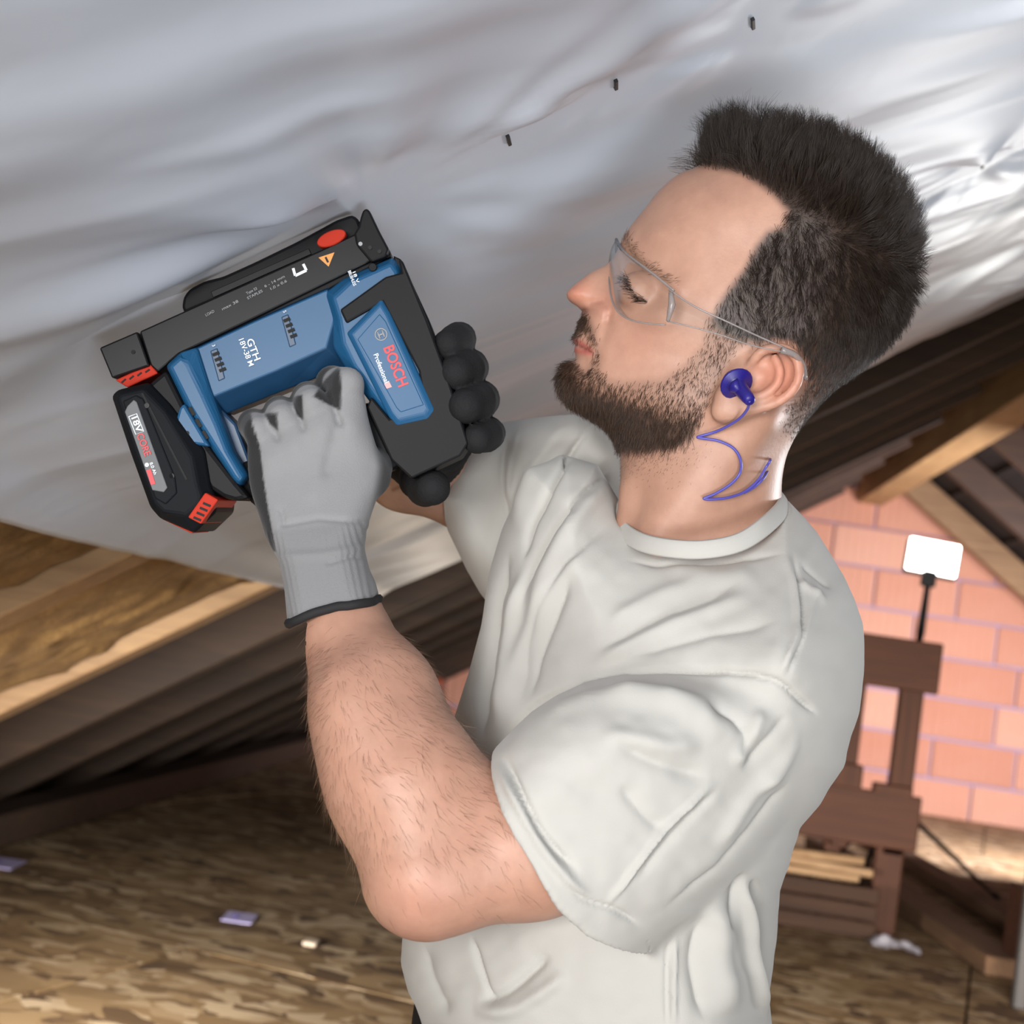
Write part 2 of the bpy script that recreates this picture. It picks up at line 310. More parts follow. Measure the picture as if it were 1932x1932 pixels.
# ---------------------------------------------------------------- wooden stand, work light, odds and ends by the gable wall
m_stand = wood('stained_stand_wood', (0.055, 0.019, 0.009), (0.13, 0.045, 0.020), (1, 0, 0), 0.7)
m_standv = wood('stained_post_wood', (0.052, 0.018, 0.008), (0.125, 0.043, 0.019), (0, 0, 1), 0.7)
m_blk = M('black_plastic', (0.012, 0.012, 0.014), 0.45).m
YS = 6.6
def at(px, py, y):                                                  # the point of a picture ray at distance y along the ridge
    r = P(px, py, 1.0)-CAM; return CAM+r*(y/r[1])
gl = floor_at(1672, 1765); YS = gl[1]
st = empty('wooden_trestle', (gl[0]-0.15, YS, 0))
tag(st, 'dark brown wooden trestle with two posts and two cross boards before the brick wall', 'trestle')
def hpx(px, py, y=None): return at(px, py, y or YS)
zt0, zt1 = hpx(1700, 1205)[2], hpx(1690, 1300)[2]; xr = hpx(1770, 1255)[0]
zm0, zm1 = hpx(1620, 1485)[2], hpx(1620, 1590)[2]; xm = hpx(1730, 1540)[0]
beam('top_board', (xr-0.36, YS-0.035, (zt0+zt1)/2), (xr, YS-0.035, (zt0+zt1)/2), (0, 0, 1), 0.022, zt0-zt1, m_stand, st)
beam('middle_board', (xm-0.42, YS-0.035, (zm0+zm1)/2), (xm, YS-0.035, (zm0+zm1)/2), (0, 0, 1), 0.022, zm0-zm1, m_stand, st)
xp1 = hpx(1690, 1440)[0]; xp0 = hpx(1602, 1420)[0]; xl1 = hpx(1668, 1680)[0]; xl0 = hpx(1570, 1640)[0]
beam('post', (xp1+0.02, YS, zm1-0.02), (xp1+0.02, YS, zt0-0.01), (0, 1, 0), 0.068, 0.042, m_standv, st)
beam('post', (xp0, YS, zm1-0.02), (xp0, YS, zt0-0.01), (0, 1, 0), 0.048, 0.042, m_standv, st)
beam('leg', (xl1, YS, 0), (xl1, YS, zm1+0.1), (0, 1, 0), 0.080, 0.042, m_standv, st)
beam('leg', (xl0-0.01, YS+0.01, 0), (xl0, YS+0.05, zm1+0.1), (0, 1, 0), 0.048, 0.04, m_standv, st)
beam('clamp_block', (xp0-0.09, YS-0.02, zm0+0.03), (xp0+0.04, YS-0.02, zm0+0.03), (0, 0, 1), 0.05, 0.07, m_standv, st)
beam('clamp_block', (xp1-0.06, YS-0.02, zm0+0.008), (xp1+0.05, YS-0.02, zm0+0.008), (0, 0, 1), 0.05, 0.03, m_standv, st)
# tripod work light
YL = YS+0.32
m_led = bpy.data.materials.new('led_panel'); m_led.use_nodes = True; nt = m_led.node_tree; nt.nodes.clear()
em = nt.nodes.new('ShaderNodeEmission'); em.inputs[0].default_value = (1, 0.97, 0.93, 1); em.inputs[1].default_value = 14; ou = nt.nodes.new('ShaderNodeOutputMaterial'); nt.links.new(em.outputs[0], ou.inputs[0])
hp = at(1760, 1053, YL); px_m = FPX/YL
tl = empty('tripod_work_light', (at(1690, 1500, YL)[0], YL, 0))
tag(tl, 'lit white work light on a black tripod behind the wooden trestle', 'work light')
ax = np.eye(3); rx = np.array((math.cos(0.05), 0, -math.sin(0.05))); rz = np.array((math.sin(0.05), 0, math.cos(0.05))); axh = (rx, (0, 1, 0), rz)
hw, hh = 46/px_m, 30/px_m
from_bm('light_housing', bm_box(hp+np.array((0, 0.020, -0.0055)), axh, (hw*1.05, 0.018, hh*1.05), 0.006, 2), m_blk, tl)
lp = from_bm('light_panel', bm_box(hp+np.array((0, -0.003, 0.002)), axh, (hw, 0.005, hh), 0.0045, 2), m_led, tl)
nb = at(1752, 1092, YL)
from_bm('swivel_bracket', bm_box(nb, axh, (0.022, 0.016, 0.026), 0.005, 2), m_blk, tl)
pole = [at(1750, 1108, YL), at(1735, 1200, YL)]; base = np.array((tl.location.x, YL, 0.36)); 
V, F = tube_mesh([nb, nb*0.75+base*0.25, nb*0.74+base*0.26, base], [0.009, 0.014, 0.012, 0.013], 10); mk('pole', V, F, m_blk, tl)
def tleg(p, q, name='leg'):
    V, F = tube_mesh([p, q], [0.009, 0.008], 8); o = mk(name, V, F, m_blk, tl)
    V, F = tube_mesh([np.array(q)+(np.array(p)-q)*0.05, q], [0.013, 0.013], 8); mk('rubber_foot', V, F, m_blk, o); return o
hub = np.array((tl.location.x, YL, 0.36)); V, F = tube_mesh([hub+(0, 0, 0.05), hub-(0, 0, 0.03)], 0.022, 10); mk('leg_collar', V, F, m_blk, tl)
f1 = floor_at(1882, 1702); f1[2] = 0.013
tleg(hub, f1); f2 = floor_at(1530, 1700, 0.0); f2[2] = 0.013
tleg(hub, (hub[0]-0.24, YL+0.22, 0.013)); tleg(hub, (hub[0]-0.17, YL-0.26, 0.013))
# stacked timber on the floor
m_tim = wood('floor_timber_wood', (0.10, 0.055, 0.03), (0.25, 0.14, 0.075), (0, 1, 0), 0.75)
def plank(p, q, wd, ht, lab, z=0.0):
    p, q = np.array(p), np.array(q); p[2] = q[2] = z+ht/2+0.003
    o = beam('timber_beam', p, q, (0, 0, 1), wd, ht, m_tim); tag(o, lab, 'beam', 'timber beams lying on the floor'); return o
plank(floor_at(1905, 1850), floor_at(1545, 1605), 0.13, 0.05, 'long brown timber beam on the floor right of the trestle legs, the nearer one')
plank(floor_at(1960, 1790), floor_at(1640, 1590), 0.10, 0.05, 'brown timber beam on the floor under the tripod leg, the one closer to the wall')
cr = floor_at(1560, 1755); b_ = bmesh.new()
xw = floor_at(1640, 1760)[0]; xe = floor_at(1440, 1735)[0]; zc_ = at(1540, 1655, cr[1])[2]
m_boxw = wood('dark_box_wood', (0.030, 0.014, 0.008), (0.075, 0.034, 0.018), (1, 0, 0), 0.8)
box = empty('wooden_box', ((xw+xe)/2, cr[1]+0.03, 0)); tag(box, 'low dark brown wooden box on the floor left of the trestle leg', 'box')
for k in range(3): beam('board', (xe-0.08, cr[1]-0.08, 0.005+zc_*(k+0.5)/3), (xw-0.015, cr[1]-0.08, 0.005+zc_*(k+0.5)/3), (0, 0, 1), 0.014, zc_/3-0.004, m_boxw, box)
for xx in (xe-0.07, xw-0.03): beam('end_board', (xx, cr[1]-0.068, zc_/2+0.002), (xx, cr[1]+0.13, zc_/2+0.002), (0, 0, 1), 0.014, zc_-0.01, m_boxw, box)
m_off = wood('offcut_wood', (0.30, 0.17, 0.08), (0.55, 0.36, 0.20), (1, 0, 0), 0.7)
for k, (dx, dz, rz_, L_, lab) in enumerate(((0.13, 0.012, 0.25, 0.28, 'pale wood offcut across the low box behind the man, topmost'), (0.14, -0.012, -0.20, 0.30, 'pale wood offcut across the low box behind the man, middle one'), (0.12, -0.036, 0.06, 0.27, 'pale wood offcut across the low box behind the man, lowest'))):
    c = np.array((xe+dx, cr[1]+0.02, zc_+0.048+dz)); d = np.array((math.cos(rz_), math.sin(rz_), 0))*L_/2
    tag(beam('wood_offcut', c-d, c+d, (0, 0, 1), 0.04, 0.022, m_off), lab, 'offcut', 'offcuts on the low box')
# crumpled white wrapper by the trestle foot
wr = floor_at(1685, 1795); u = np.linspace(0, 1, 26); A, B = np.meshgrid(u, u, indexing='ij')
hgt = 0.022*vnoise(A*4, B*4, 3.7)+0.022*np.exp(-((A-0.3)**2+(B-0.5)**2)/0.04)+0.01*vnoise(A*11, B*11, 1.1)
Vw = np.stack([wr[0]+(A-0.5)*0.13, wr[1]+(B-0.5)*0.10, 0.004+hgt*0.9], -1).reshape(-1, 3); ii = np.arange(676).reshape(26, 26)
Fw = np.stack([ii[:-1, :-1], ii[1:, :-1], ii[1:, 1:], ii[:-1, 1:]], -1).reshape(-1, 4)
tag(mk('plastic_wrapper', Vw, Fw, M('white_wrapper', (0.45, 0.44, 0.50), 0.5).m), 'small crumpled white wrapper on the floor at the trestle foot', 'wrapper')
m_lab = M('paper_label', (0.50, 0.45, 0.74), 0.7).m; m_ink = M('paper_ink', (0.09, 0.06, 0.32), 0.7).m
def label(px, py, sx, sy, rot, lab):
    c = floor_at(px, py, 0.004); a = np.array((math.cos(rot), math.sin(rot), 0)); b = np.array((-a[1], a[0], 0))
    e = empty('paper_label', c); tag(e, lab, 'label'); from_bm('paper', bm_box(c, (a, b, (0, 0, 1)), (sx, sy, 0.0012)), m_lab, e)
    V, F = tube_mesh([c+(0, 0, 0.001)-a*sx*0.25, c+(0, 0, 0.0026)-a*sx*0.25], sx*0.25, 12); mk('printed_dot', V, F, m_ink, e)
label(452, 1731, 0.032, 0.05, 0.1, 'small violet white paper label stuck to the floor beside the elbow')
label(3, 1628, 0.04, 0.06, 0.1, 'small violet white paper label on the floor at the left photo edge')
pc = floor_at(586, 1784); tag(from_bm('wood_chip', bm_box(pc+(0, 0, 0.006), np.eye(3), (0.014, 0.022, 0.004), 0.002), M('pale_chip', (0.62, 0.50, 0.38), 0.7).m, loc=pc), 'pale wood chip on the floor left of the elbow', 'wood chip')
# steel stud at the right edge, post and orange board by the far eave
sx_ = floor_at(1905, 1900); m_stl = M('galvanised_steel', (0.12, 0.115, 0.115), 0.6, Metallic=0.4).m
tag(beam('steel_stud', (sx_[0]+0.02, sx_[1], 0.0), (sx_[0]+0.02, sx_[1], 0.36), (0, 1, 0), 0.03, 0.03, m_stl), 'grey steel stud standing at the lower right corner', 'stud')
tag(beam('timber_panel', (sx_[0]+0.12, sx_[1]+0.02, 0.12), (sx_[0]+0.12, sx_[1]+0.5, 0.12), (0, 0, 1), 0.02, 0.23, m_stand), 'dark wooden panel standing behind the steel stud', 'panel')
pp = at(842, 1250, 9.2); m_or = M('orange_sheet', (0.55, 0.085, 0.02), 0.6).m
tag(beam('orange_board', (pp[0]-0.12, 9.2, 0.0), (pp[0]-0.12, 9.2, pp[2]+0.02), (0, 1, 0), 0.22, 0.02, m_or, bev=0.002), 'orange red board leaning at the brick wall beyond the forearm', 'board')
# ---------------------------------------------------------------- staple gun (side towards the camera)
DT = 0.985
m_blue = M('blue_plastic', (0.013, 0.082, 0.185), 0.40, Specular_IOR_Level=0.3).m; m_blue_shade = M('shaded_blue_plastic', (0.008, 0.042, 0.10), 0.42).m  # second blue is a darkened copy: shade painted into chamfer and recesses
m_rub = M('black_rubber', (0.007, 0.007, 0.008), 0.5, Specular_IOR_Level=0.14).m; m_bk = M('black_coated_steel', (0.007, 0.007, 0.008), 0.36, Specular_IOR_Level=0.14).m
m_bat = M('battery_plastic', (0.009, 0.010, 0.012), 0.55, Specular_IOR_Level=0.07).m; m_red = M('red_plastic', (0.46, 0.035, 0.018), 0.55, Specular_IOR_Level=0.08).m
m_grey = M('grey_label', (0.085, 0.09, 0.095), 0.5).m; m_wht = M('white_print', (0.80, 0.85, 0.9), 0.5).m; m_orn = M('orange_print', (0.75, 0.28, 0.05), 0.5).m
m_rprint = M('red_print', (0.55, 0.03, 0.04), 0.5).m; m_pprint = M('pink_print', (0.75, 0.32, 0.32), 0.5).m; m_gprint = M('grey_print', (0.30, 0.31, 0.32), 0.5).m
TOOL = empty('staple_gun', P(560, 850, DT)); TOOL_L = 'blue and black cordless staple gun held in both gloved hands against the foil'
tag(TOOL, TOOL_L, 'staple gun')
def T(px, py, z): return C(px, py, DT-z)
def prism(name, poly, zf, zb, m, bev=0.0015, parent=None, seg=2, inset=None, zi=None):
    # side outline at height zf; straight back to zb; optional wide chamfer: inset outline at height zi
    bm = bmesh.new(); ring = [T(x, y, zf) for x, y in poly]; rings = []
    if inset: rings.append([T(x, y, zi) for x, y in inset])
    rings.append(ring); rings.append([np.array((p[0], p[1], -(DT-zb))) for p in ring])
    vs = [[bm.verts.new(W(p)) for p in r] for r in rings]; n = len(poly); es = []
    bm.faces.new(vs[0]); bm.faces.new(vs[-1][::-1])
    for a, b in zip(vs[:-1], vs[1:]):
        for i in range(n): bm.faces.new((a[i], b[i], b[(i+1) % n], a[(i+1) % n]))
    bmesh.ops.recalc_face_normals(bm, faces=bm.faces)
    if bev: bmesh.ops.bevel(bm, geom=list(bm.edges), offset=bev, segments=seg, affect='EDGES', profile=0.5, clamp_overlap=True)
    o = from_bm(name, bm, m, parent or TOOL); 
    for p in o.data.polygons: p.use_smooth = False
    return o
def disc(name, px, py, rx, ry, rot, z0, z1, m, parent=None, n=20, bev=0.0005):
    c, s = math.cos(rot), math.sin(rot)
    return prism(name, [(px+rx*math.cos(t)*c-ry*math.sin(t)*s, py+rx*math.cos(t)*s+ry*math.sin(t)*c) for t in np.linspace(0, 2*math.pi, n, endpoint=False)], z1, z0, m, bev, parent, 1)
def bar(name, p, q, wpx, z0, z1, m, parent=None, bev=0.0003):
    p, q = np.array(p, float), np.array(q, float); d = (q-p)/np.linalg.norm(q-p); n = np.array((-d[1], d[0]))*wpx/2
    return prism(name, [tuple(p+n), tuple(q+n), tuple(q-n), tuple(p-n)], z1, z0, m, bev, parent, 1)
def text(s, px, py, d, hpx, z, m, parent=None, name='lettering', bold=0.0, fit=None):
    cu = bpy.data.curves.new(name, 'FONT'); cu.body = s; cu.align_x = 'CENTER'; cu.align_y = 'CENTER'; cu.extrude = 0.0002; cu.offset = bold; cu.materials.append(m)
    cu.size = 1.0; dep = DT-z; h = hpx/FPX*dep/0.70; d = np.array(d, float); d /= np.linalg.norm(d)
    a = np.array((d[0], -d[1], 0)); b = np.array((d[1], d[0], 0)); b = np.array((-a[1], a[0], 0))
    o = bpy.data.objects.new(name, cu); COL.objects.link(o); sx = 1.0
    if fit:
        bpy.context.view_layer.update(); sx = fit/FPX*dep/h/max(o.dimensions.x, 1e-6)
    par = parent or TOOL; o.parent = par
    Mx = np.eye(4); Mx[:3, 0] = R_CW @ a*h*sx; Mx[:3, 1] = R_CW @ b*h; Mx[:3, 2] = R_CW @ np.array((0, 0, 1.0))
    Mx[:3, 3] = P(px, py, dep)-origin(par) 
    bpy.context.view_layer.update(); me = bpy.data.meshes.new_from_object(o.evaluated_get(bpy.context.evaluated_depsgraph_get()))
    o2 = bpy.data.objects.new(name, me); COL.objects.link(o2); o2.parent = par; o2.matrix_local = Matrix(Mx.tolist()); bpy.data.objects.remove(o); bpy.data.curves.remove(cu); return o2
AX = (0.889, -0.458); DN = (0.365, 0.931)
# magazine
mag = prism('magazine', [(263, 625), (345, 588), (600, 474), (672, 440), (700, 425), (734, 476), (640, 522), (480, 600), (338, 668), (297, 702), (284, 690)], 0.017, -0.016, m_bk, 0.0012)
prism('magazine_lower_rail', [(300, 694), (735, 470), (738, 484), (600, 556), (345, 672), (312, 694)], 0.013, -0.014, m_rub, 0.001)  # black rail set back along the lower edge of the magazine
cap = prism('magazine_end_cap', [(187, 656), (259, 625), (282, 690), (211, 714)], 0.0185, -0.0175, m_bk, 0.0012); disc('screw', 251, 664, 4, 4, 0, 0.0180, 0.0192, m_rub, cap, 10, 0)
rail = prism('loading_rail', [(342, 580), (345, 560), (356, 545), (384, 530), (420, 521), (480, 494), (560, 455), (635, 414), (664, 404), (676, 412), (688, 442), (600, 482), (480, 535), (348, 592)], 0.010, -0.012, m_rub, 0.003)
bar('rail_groove', (400, 556), (585, 474), 12, 0.0095, 0.0112, m_bk, rail)
nose = prism('nose_piece', [(680, 410), (684, 397), (691, 392), (698, 398), (716, 436), (734, 470), (729, 484), (700, 495), (672, 462), (668, 440), (676, 428)], 0.0205, -0.0185, m_rub, 0.0015)
for a in range(3): disc('nose_rivet', 680+18*a, 460+7*a, 4, 4, 0, 0.0195, 0.0215, m_bk if a else m_gprint, nose, 10, 0)
disc('release_button', 625, 449, 29, 13.5, -0.40, 0.010, 0.0198, m_red, None, 26, 0.0015)
tri = prism('warning_mark', [(601, 486), (631, 476), (620, 503)], 0.0176, 0.0165, m_orn, 0); bar('warning_stroke', (614, 485), (619, 495), 4, 0.0174, 0.0179, m_bk, tri, 0)
stp = bar('staple_mark', (553, 506), (557, 520), 5, 0.0165, 0.0176, m_wht, None, 0); bar('staple_mark_back', (557, 520), (578, 510), 5, 0.0165, 0.0176, m_wht, None, 0); bar('staple_mark_leg', (578, 510), (572, 498), 5, 0.0165, 0.0176, m_wht, None, 0)
for s, x, y, h, f in (('6 - 14 mm', 518, 531, 5, 42), ('1.0 x 0.6', 525, 538, 5, 34), ('Type 53', 475, 549, 5, 22), ('STAPLES', 481, 556, 5, 32), ('max 38', 434, 576, 5, 34), ('LOAD', 396, 591, 5, 18)):
    text(s, x, y, AX, h, 0.0178, m_gprint, None, 'printed_line', 0, f)
lat = prism('magazine_latch', [(217, 717), (283, 686), (298, 704), (240, 731)], 0.0150, -0.0150, m_red, 0.001)
for k in range(4): bar('latch_groove', (229+15*k, 722-6.5*k), (237+15*k, 715-6.0*k), 3, 0.0148, 0.0156, m_rub, lat, 0)
# blue body
prism('upper_beam', [(338, 664), (480, 598), (625, 533), (668, 590), (652, 692), (540, 735), (428, 780), (398, 756)], 0.004, -0.018, m_blue_shade, 0.001, inset=[(348, 668), (480, 606), (618, 546), (632, 600), (616, 656), (520, 700), (401, 749), (378, 690)], zi=0.017).data.materials.append(m_blue)
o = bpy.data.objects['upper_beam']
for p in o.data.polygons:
    if (R_CW.T @ np.array(p.normal))[2] > 0.9: p.material_index = 1  # front faces get the lit blue, the chamfer keeps the shaded copy
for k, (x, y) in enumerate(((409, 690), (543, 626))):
    v = prism('vent_recess', [(x-13, y-28), (x+1, y-34), (x+16, y+24), (x+3, y+30)], 0.0176, 0.010, m_blue_shade, 0.0008)
    for q in range(4): bar('vent_slot', (x-8+q*4.2, y-20+q*10), (x+4+q*4.2, y-25+q*10), 6, 0.0172, 0.0182, m_rub, v, 0)
    text('5'if k else '3', x-6, y-38, DN, 6, 0.0185, m_wht, v)
text('GTH', 478, 660, DN, 13, 0.0180, m_wht, None, 'model_lettering', 0.01, 42); text('18V-38 M', 464, 664, DN, 10, 0.0180, m_wht, None, 'model_lettering', 0.01, 54)
head = prism('head_housing', [(612, 552), (650, 524), (743, 484), (756, 500), (800, 600), (824, 690), (828, 778), (806, 802), (745, 812), (700, 762), (655, 700), (628, 655), (626, 600)], 0.016, -0.026, m_blue, 0.002,
    inset=[(628, 562), (660, 532), (738, 497), (748, 512), (788, 604), (810, 694), (812, 770), (800, 790), (750, 798), (712, 752), (668, 690), (648, 648), (640, 600)], zi=0.024)
disc('screw', 703, 504, 8, 8, 0, 0.0225, 0.0246, m_rub, head, 14, 0.0004)
text('BRUSHLESS', 664, 525, DN, 6, 0.0248, m_wht, None, 'printed_line', 0.01, 30); text('18 V', 671, 522, DN, 6, 0.0248, m_wht, None, 'printed_line', 0.01, 22)
prism('rubber_overmould', [(641, 584), (727, 522), (757, 514), (752, 489), (760, 492), (806, 604), (846, 715), (884, 836), (869, 860), (776, 903), (738, 868), (692, 768), (700, 748), (735, 790), (800, 760), (790, 700), (722, 570), (653, 610)], 0.0265, -0.028, m_rub, 0.003)
pan = prism('logo_panel', [(654, 628), (720, 562), (737, 590), (822, 774), (808, 792), (748, 805), (733, 786), (696, 712)], 0.0262, 0.010, m_blue, 0.0012, inset=[(664, 630), (718, 574), (730, 594), (808, 770), (802, 780), (752, 792), (742, 780), (706, 712)], zi=0.0285)
prism('logo_inlay', [(674, 640), (716, 592), (728, 606), (800, 764), (756, 778), (748, 770), (712, 706)], 0.0290, 0.020, m_blue, 0.0006, pan)
text('BOSCH', 746, 691, DN, 20, 0.0293, m_rprint, pan, 'maker_lettering', 0.025, 80)
text('Professional', 719, 695, DN, 9, 0.0293, m_wht, pan, 'maker_lettering', 0.012, 58)
disc('heavy_duty_mark', 732, 727, 8, 7, 0.38, 0.0285, 0.0293, m_pprint, pan, 4, 0)
ring = [(719+11*math.cos(t), 631+11*math.sin(t)) for t in np.linspace(0, 2*math.pi, 29)]
V, F = tube_mesh([W(T(x, y, 0.0292)) for x, y in ring], 0.0005, 5, False); mk('maker_mark', V, F, m_gprint, pan)
for sg in (-1, 1):
    V, F = tube_mesh([W(T(719+x*DN[0]*1.0+sg*4.5*DN[1], 631+x*DN[1]-sg*4.5*DN[0], 0.0292)) for x in (-7, 0, 7)], 0.0007, 5); mk('maker_mark_bar', V, F, m_gprint, pan)
V, F = tube_mesh([W(T(719-4.5*DN[1], 631+4.5*DN[0], 0.0292)), W(T(719+4.5*DN[1], 631-4.5*DN[0], 0.0292))], 0.0007, 5); mk('maker_mark_bar', V, F, m_gprint, pan)
prism('side_edge', [(742, 482), (757, 489), (810, 604), (850, 715), (886, 836), (872, 850), (800, 640), (745, 500)], 0.018, -0.028, m_rub, 0.001)
prism('lower_handle', [(430, 880), (560, 830), (700, 752), (760, 880), (640, 920), (480, 962)], 0.012, -0.016, m_rub, 0.006)
# rear frame and battery
sp = prism('rear_frame', [(312, 690), (340, 664), (372, 654), (396, 730), (418, 790), (440, 850), (470, 898), (452, 918), (440, 908), (398, 846), (352, 772)], 0.020, -0.024, m_blue, 0.002, inset=[(320, 692), (342, 672), (356, 690), (384, 748), (408, 800), (428, 850), (458, 902), (450, 910), (441, 900), (402, 838), (358, 768)], zi=0.0255)
prism('inner_web', [(372, 660), (400, 752), (426, 780), (446, 800), (476, 880), (484, 912), (452, 916), (424, 850), (396, 790)], 0.008, -0.016, m_blue_shade, 0.002)
for k in range(3): bar('frame_slot', (358+12.5*k, 768+22.5*k), (366+12.5*k, 783+22.5*k), 7, 0.0250, 0.0259, m_rub, sp, 0)
lug = prism('side_lug', [(338, 769), (347, 760), (396, 843), (352, 837), (330, 797)], 0.0285, -0.026, m_blue, 0.002); disc('screw', 353, 817, 4, 4, 0, 0.0280, 0.0290, m_rub, lug, 10, 0)
prism('battery_shoe', [(278, 726), (313, 697), (352, 775), (396, 846), (446, 910), (472, 940), (444, 946), (421, 939), (395, 922), (372, 880)], 0.0235, -0.030, m_rub, 0.003)
bat = prism('battery', [(210, 747), (222, 735), (281, 721), (322, 764), (386, 850), (397, 918), (409, 944), (407, 967), (366, 1006), (301, 978), (283, 957), (245, 852)], 0.026, -0.038, m_bat, 0.003,
    inset=[(222, 752), (228, 744), (270, 735), (312, 778), (362, 862), (372, 914), (378, 936), (374, 952), (350, 972), (308, 966), (292, 950), (255, 850)], zi=0.035)
prism('battery_side_panel', [(231, 757), (256, 745), (270, 752), (330, 900), (334, 930), (312, 952), (292, 940)], 0.0362, 0.02, m_bat, 0.001, bat)
lab = prism('battery_label', [(235, 777), (240, 766), (252, 754), (258, 758), (316, 920), (309, 929), (287, 925)], 0.0372, 0.03, m_grey, 0.0005, bat)
for k, (x, y) in enumerate(((277, 765), (324, 898))): disc('screw', x, y, 5, 5, 0, 0.0345, 0.0362, m_bk, bat, 10, 0)
bar('battery_seam', (268, 742), (352, 905), 4, 0.0345, 0.0355, m_rub, bat, 0)
text('18V', 257, 799, DN, 11, 0.0377, m_wht, lab, 'battery_lettering', 0.02, 30)
V, F = tube_mesh([W(T(257+a*DN[0]+b*DN[1], 800+a*DN[1]-b*DN[0], 0.0375)) for a, b in ((-18, -8), (18, -8), (18, 8), (-18, 8), (-18, -8), (-17, -8))], 0.0004, 5); mk('battery_badge', V, F, m_wht, lab)
text('CORE', 271, 839, DN, 13, 0.0377, m_rprint, lab, 'battery_lettering', 0.02, 44); text('8.0 Ah', 289, 884, DN, 6, 0.0377, m_wht, lab, 'battery_lettering', 0.01, 24)
disc('charge_button', 277, 877, 4, 4, 0, 0.0370, 0.0380, m_wht, lab, 12, 0); bar('charge_light', (280, 886), (289, 914), 9, 0.0370, 0.0377, m_rprint, lab, 0)
vn = prism('release_catch', [(354, 976), (387, 929), (412, 943), (379, 989)], 0.0360, -0.030, m_red, 0.001, bat)
for k in range(4): bar('catch_groove', (365+6*k, 975-9*k+1), (379+6*k, 981-9*k+1), 4.5, 0.0357, 0.0366, m_rub, vn, 0)
prism('catch_underside', [(304, 979), (338, 972), (372, 995), (362, 1007)], 0.022, -0.03, m_red, 0.001, bat)
# ---------------------------------------------------------------- implicit surfaces (camera space, metres) meshed by surface nets
def surface_net(f, lo, hi, h, slack=1.6):
    lo = np.array(lo, float); n = np.ceil((np.array(hi)-lo)/h).astype(int); B = 8; n = ((n+B-1)//B)*B
    cb = n//B; g = np.stack(np.meshgrid(*[np.arange(k) for k in cb], indexing='ij'), -1).reshape(-1, 3)
    cen = lo+(g*B+B/2)*h; v = f(cen); act = np.abs(v) < slack*B*h*0.87
    D = np.repeat(np.repeat(np.repeat(v.reshape(cb), B, 0), B, 1), B, 2).astype(np.float32); D = np.where(D > 0, 1.0, -1.0).astype(np.float32)
    off = np.stack(np.meshgrid(*[np.arange(B)]*3, indexing='ij'), -1).reshape(-1, 3)
    ga = g[act]
    for s in range(0, len(ga), 1500):
        ii = (ga[s:s+1500, None, :]*B+off[None]).reshape(-1, 3); D[ii[:, 0], ii[:, 1], ii[:, 2]] = f(lo+ii*h)
    S = D < 0; c = [S[i:n[0]-1+i, j:n[1]-1+j, k:n[2]-1+k] for i in (0, 1) for j in (0, 1) for k in (0, 1)]
    cnt = sum(x.astype(np.int8) for x in c); cell = np.argwhere((cnt > 0) & (cnt < 8)); ids = -np.ones(tuple(n-1), np.int32); ids[tuple(cell.T)] = np.arange(len(cell))
    acc = np.zeros((len(cell), 3)); num = np.zeros(len(cell)); cor = np.array([(i, j, k) for i in (0, 1) for j in (0, 1) for k in (0, 1)])
    vals = [D[cell[:, 0]+q[0], cell[:, 1]+q[1], cell[:, 2]+q[2]] for q in cor]
    for a in range(8):
        for b in range(a+1, 8):
            if np.abs(cor[a]-cor[b]).sum() != 1: continue
            m = (vals[a] < 0) != (vals[b] < 0); t = vals[a][m]/(vals[a][m]-vals[b][m]); acc[m] += cor[a]+t[:, None]*(cor[b]-cor[a]); num[m] += 1
    V = lo+(cell+acc/num[:, None])*h; Q = []
    for ax in range(3):
        o1, o2 = [(1, 2), (2, 0), (0, 1)][ax]; e = [slice(None)]*3; e2 = [slice(None)]*3; e[ax] = slice(0, -1); e2[ax] = slice(1, None)
        x = S[tuple(e)] != S[tuple(e2)]; p = np.argwhere(x); p = p[(p[:, o1] > 0) & (p[:, o2] > 0) & (p[:, o1] < n[o1]-1) & (p[:, o2] < n[o2]-1)]
        d1 = np.eye(3, dtype=int)[o1]; d2 = np.eye(3, dtype=int)[o2]
        q = np.stack([ids[tuple((p-a).T)] for a in (d1+d2, d2, 0*d1, d1)], -1); fl = S[tuple(p.T)]; q[~fl] = q[~fl][:, ::-1]; Q.append(q[(q >= 0).all(1)])
    return V, np.vstack(Q)
def vnormals(V, Q):
    n = np.cross(V[Q[:, 2]]-V[Q[:, 0]], V[Q[:, 3]]-V[Q[:, 1]]); N = np.zeros_like(V)
    for k in range(4): np.add.at(N, Q[:, k], n)
    return N/(np.linalg.norm(N, axis=1, keepdims=True)+1e-12)
def relax(V, Q, it=2, lam=0.5):
    E = np.vstack([Q[:, [0, 1]], Q[:, [1, 2]], Q[:, [2, 3]], Q[:, [3, 0]]]); E = np.vstack([E, E[:, ::-1]]); deg = np.bincount(E[:, 0], minlength=len(V))[:, None]
    for _ in range(it):
        for l in (lam, -lam*1.04):
            S = np.stack([np.bincount(E[:, 0], V[E[:, 1], k], len(V)) for k in range(3)], 1); V = V+l*(S/np.maximum(deg, 1)-V)
    return V
def largest(V, Q):                                                  # drop stray islands
    lab = np.arange(len(V))
    while True:
        m = lab[Q].min(1); new = lab.copy()
        for k in range(4): np.minimum.at(new, Q[:, k], m)
        new = new[new]
        if (new == lab).all(): break
        lab = new
    r = np.bincount(lab[Q[:, 0]], minlength=len(V)).argmax(); keep = lab == r; ix = np.cumsum(keep)-1; Q = Q[keep[Q[:, 0]]]
    return V[keep], ix[Q]
def smin(a, b, k): h = np.clip(0.5+0.5*(b-a)/k, 0, 1); return b+(a-b)*h-k*h*(1-h)
def smax(a, b, k): return -smin(-a, -b, k)
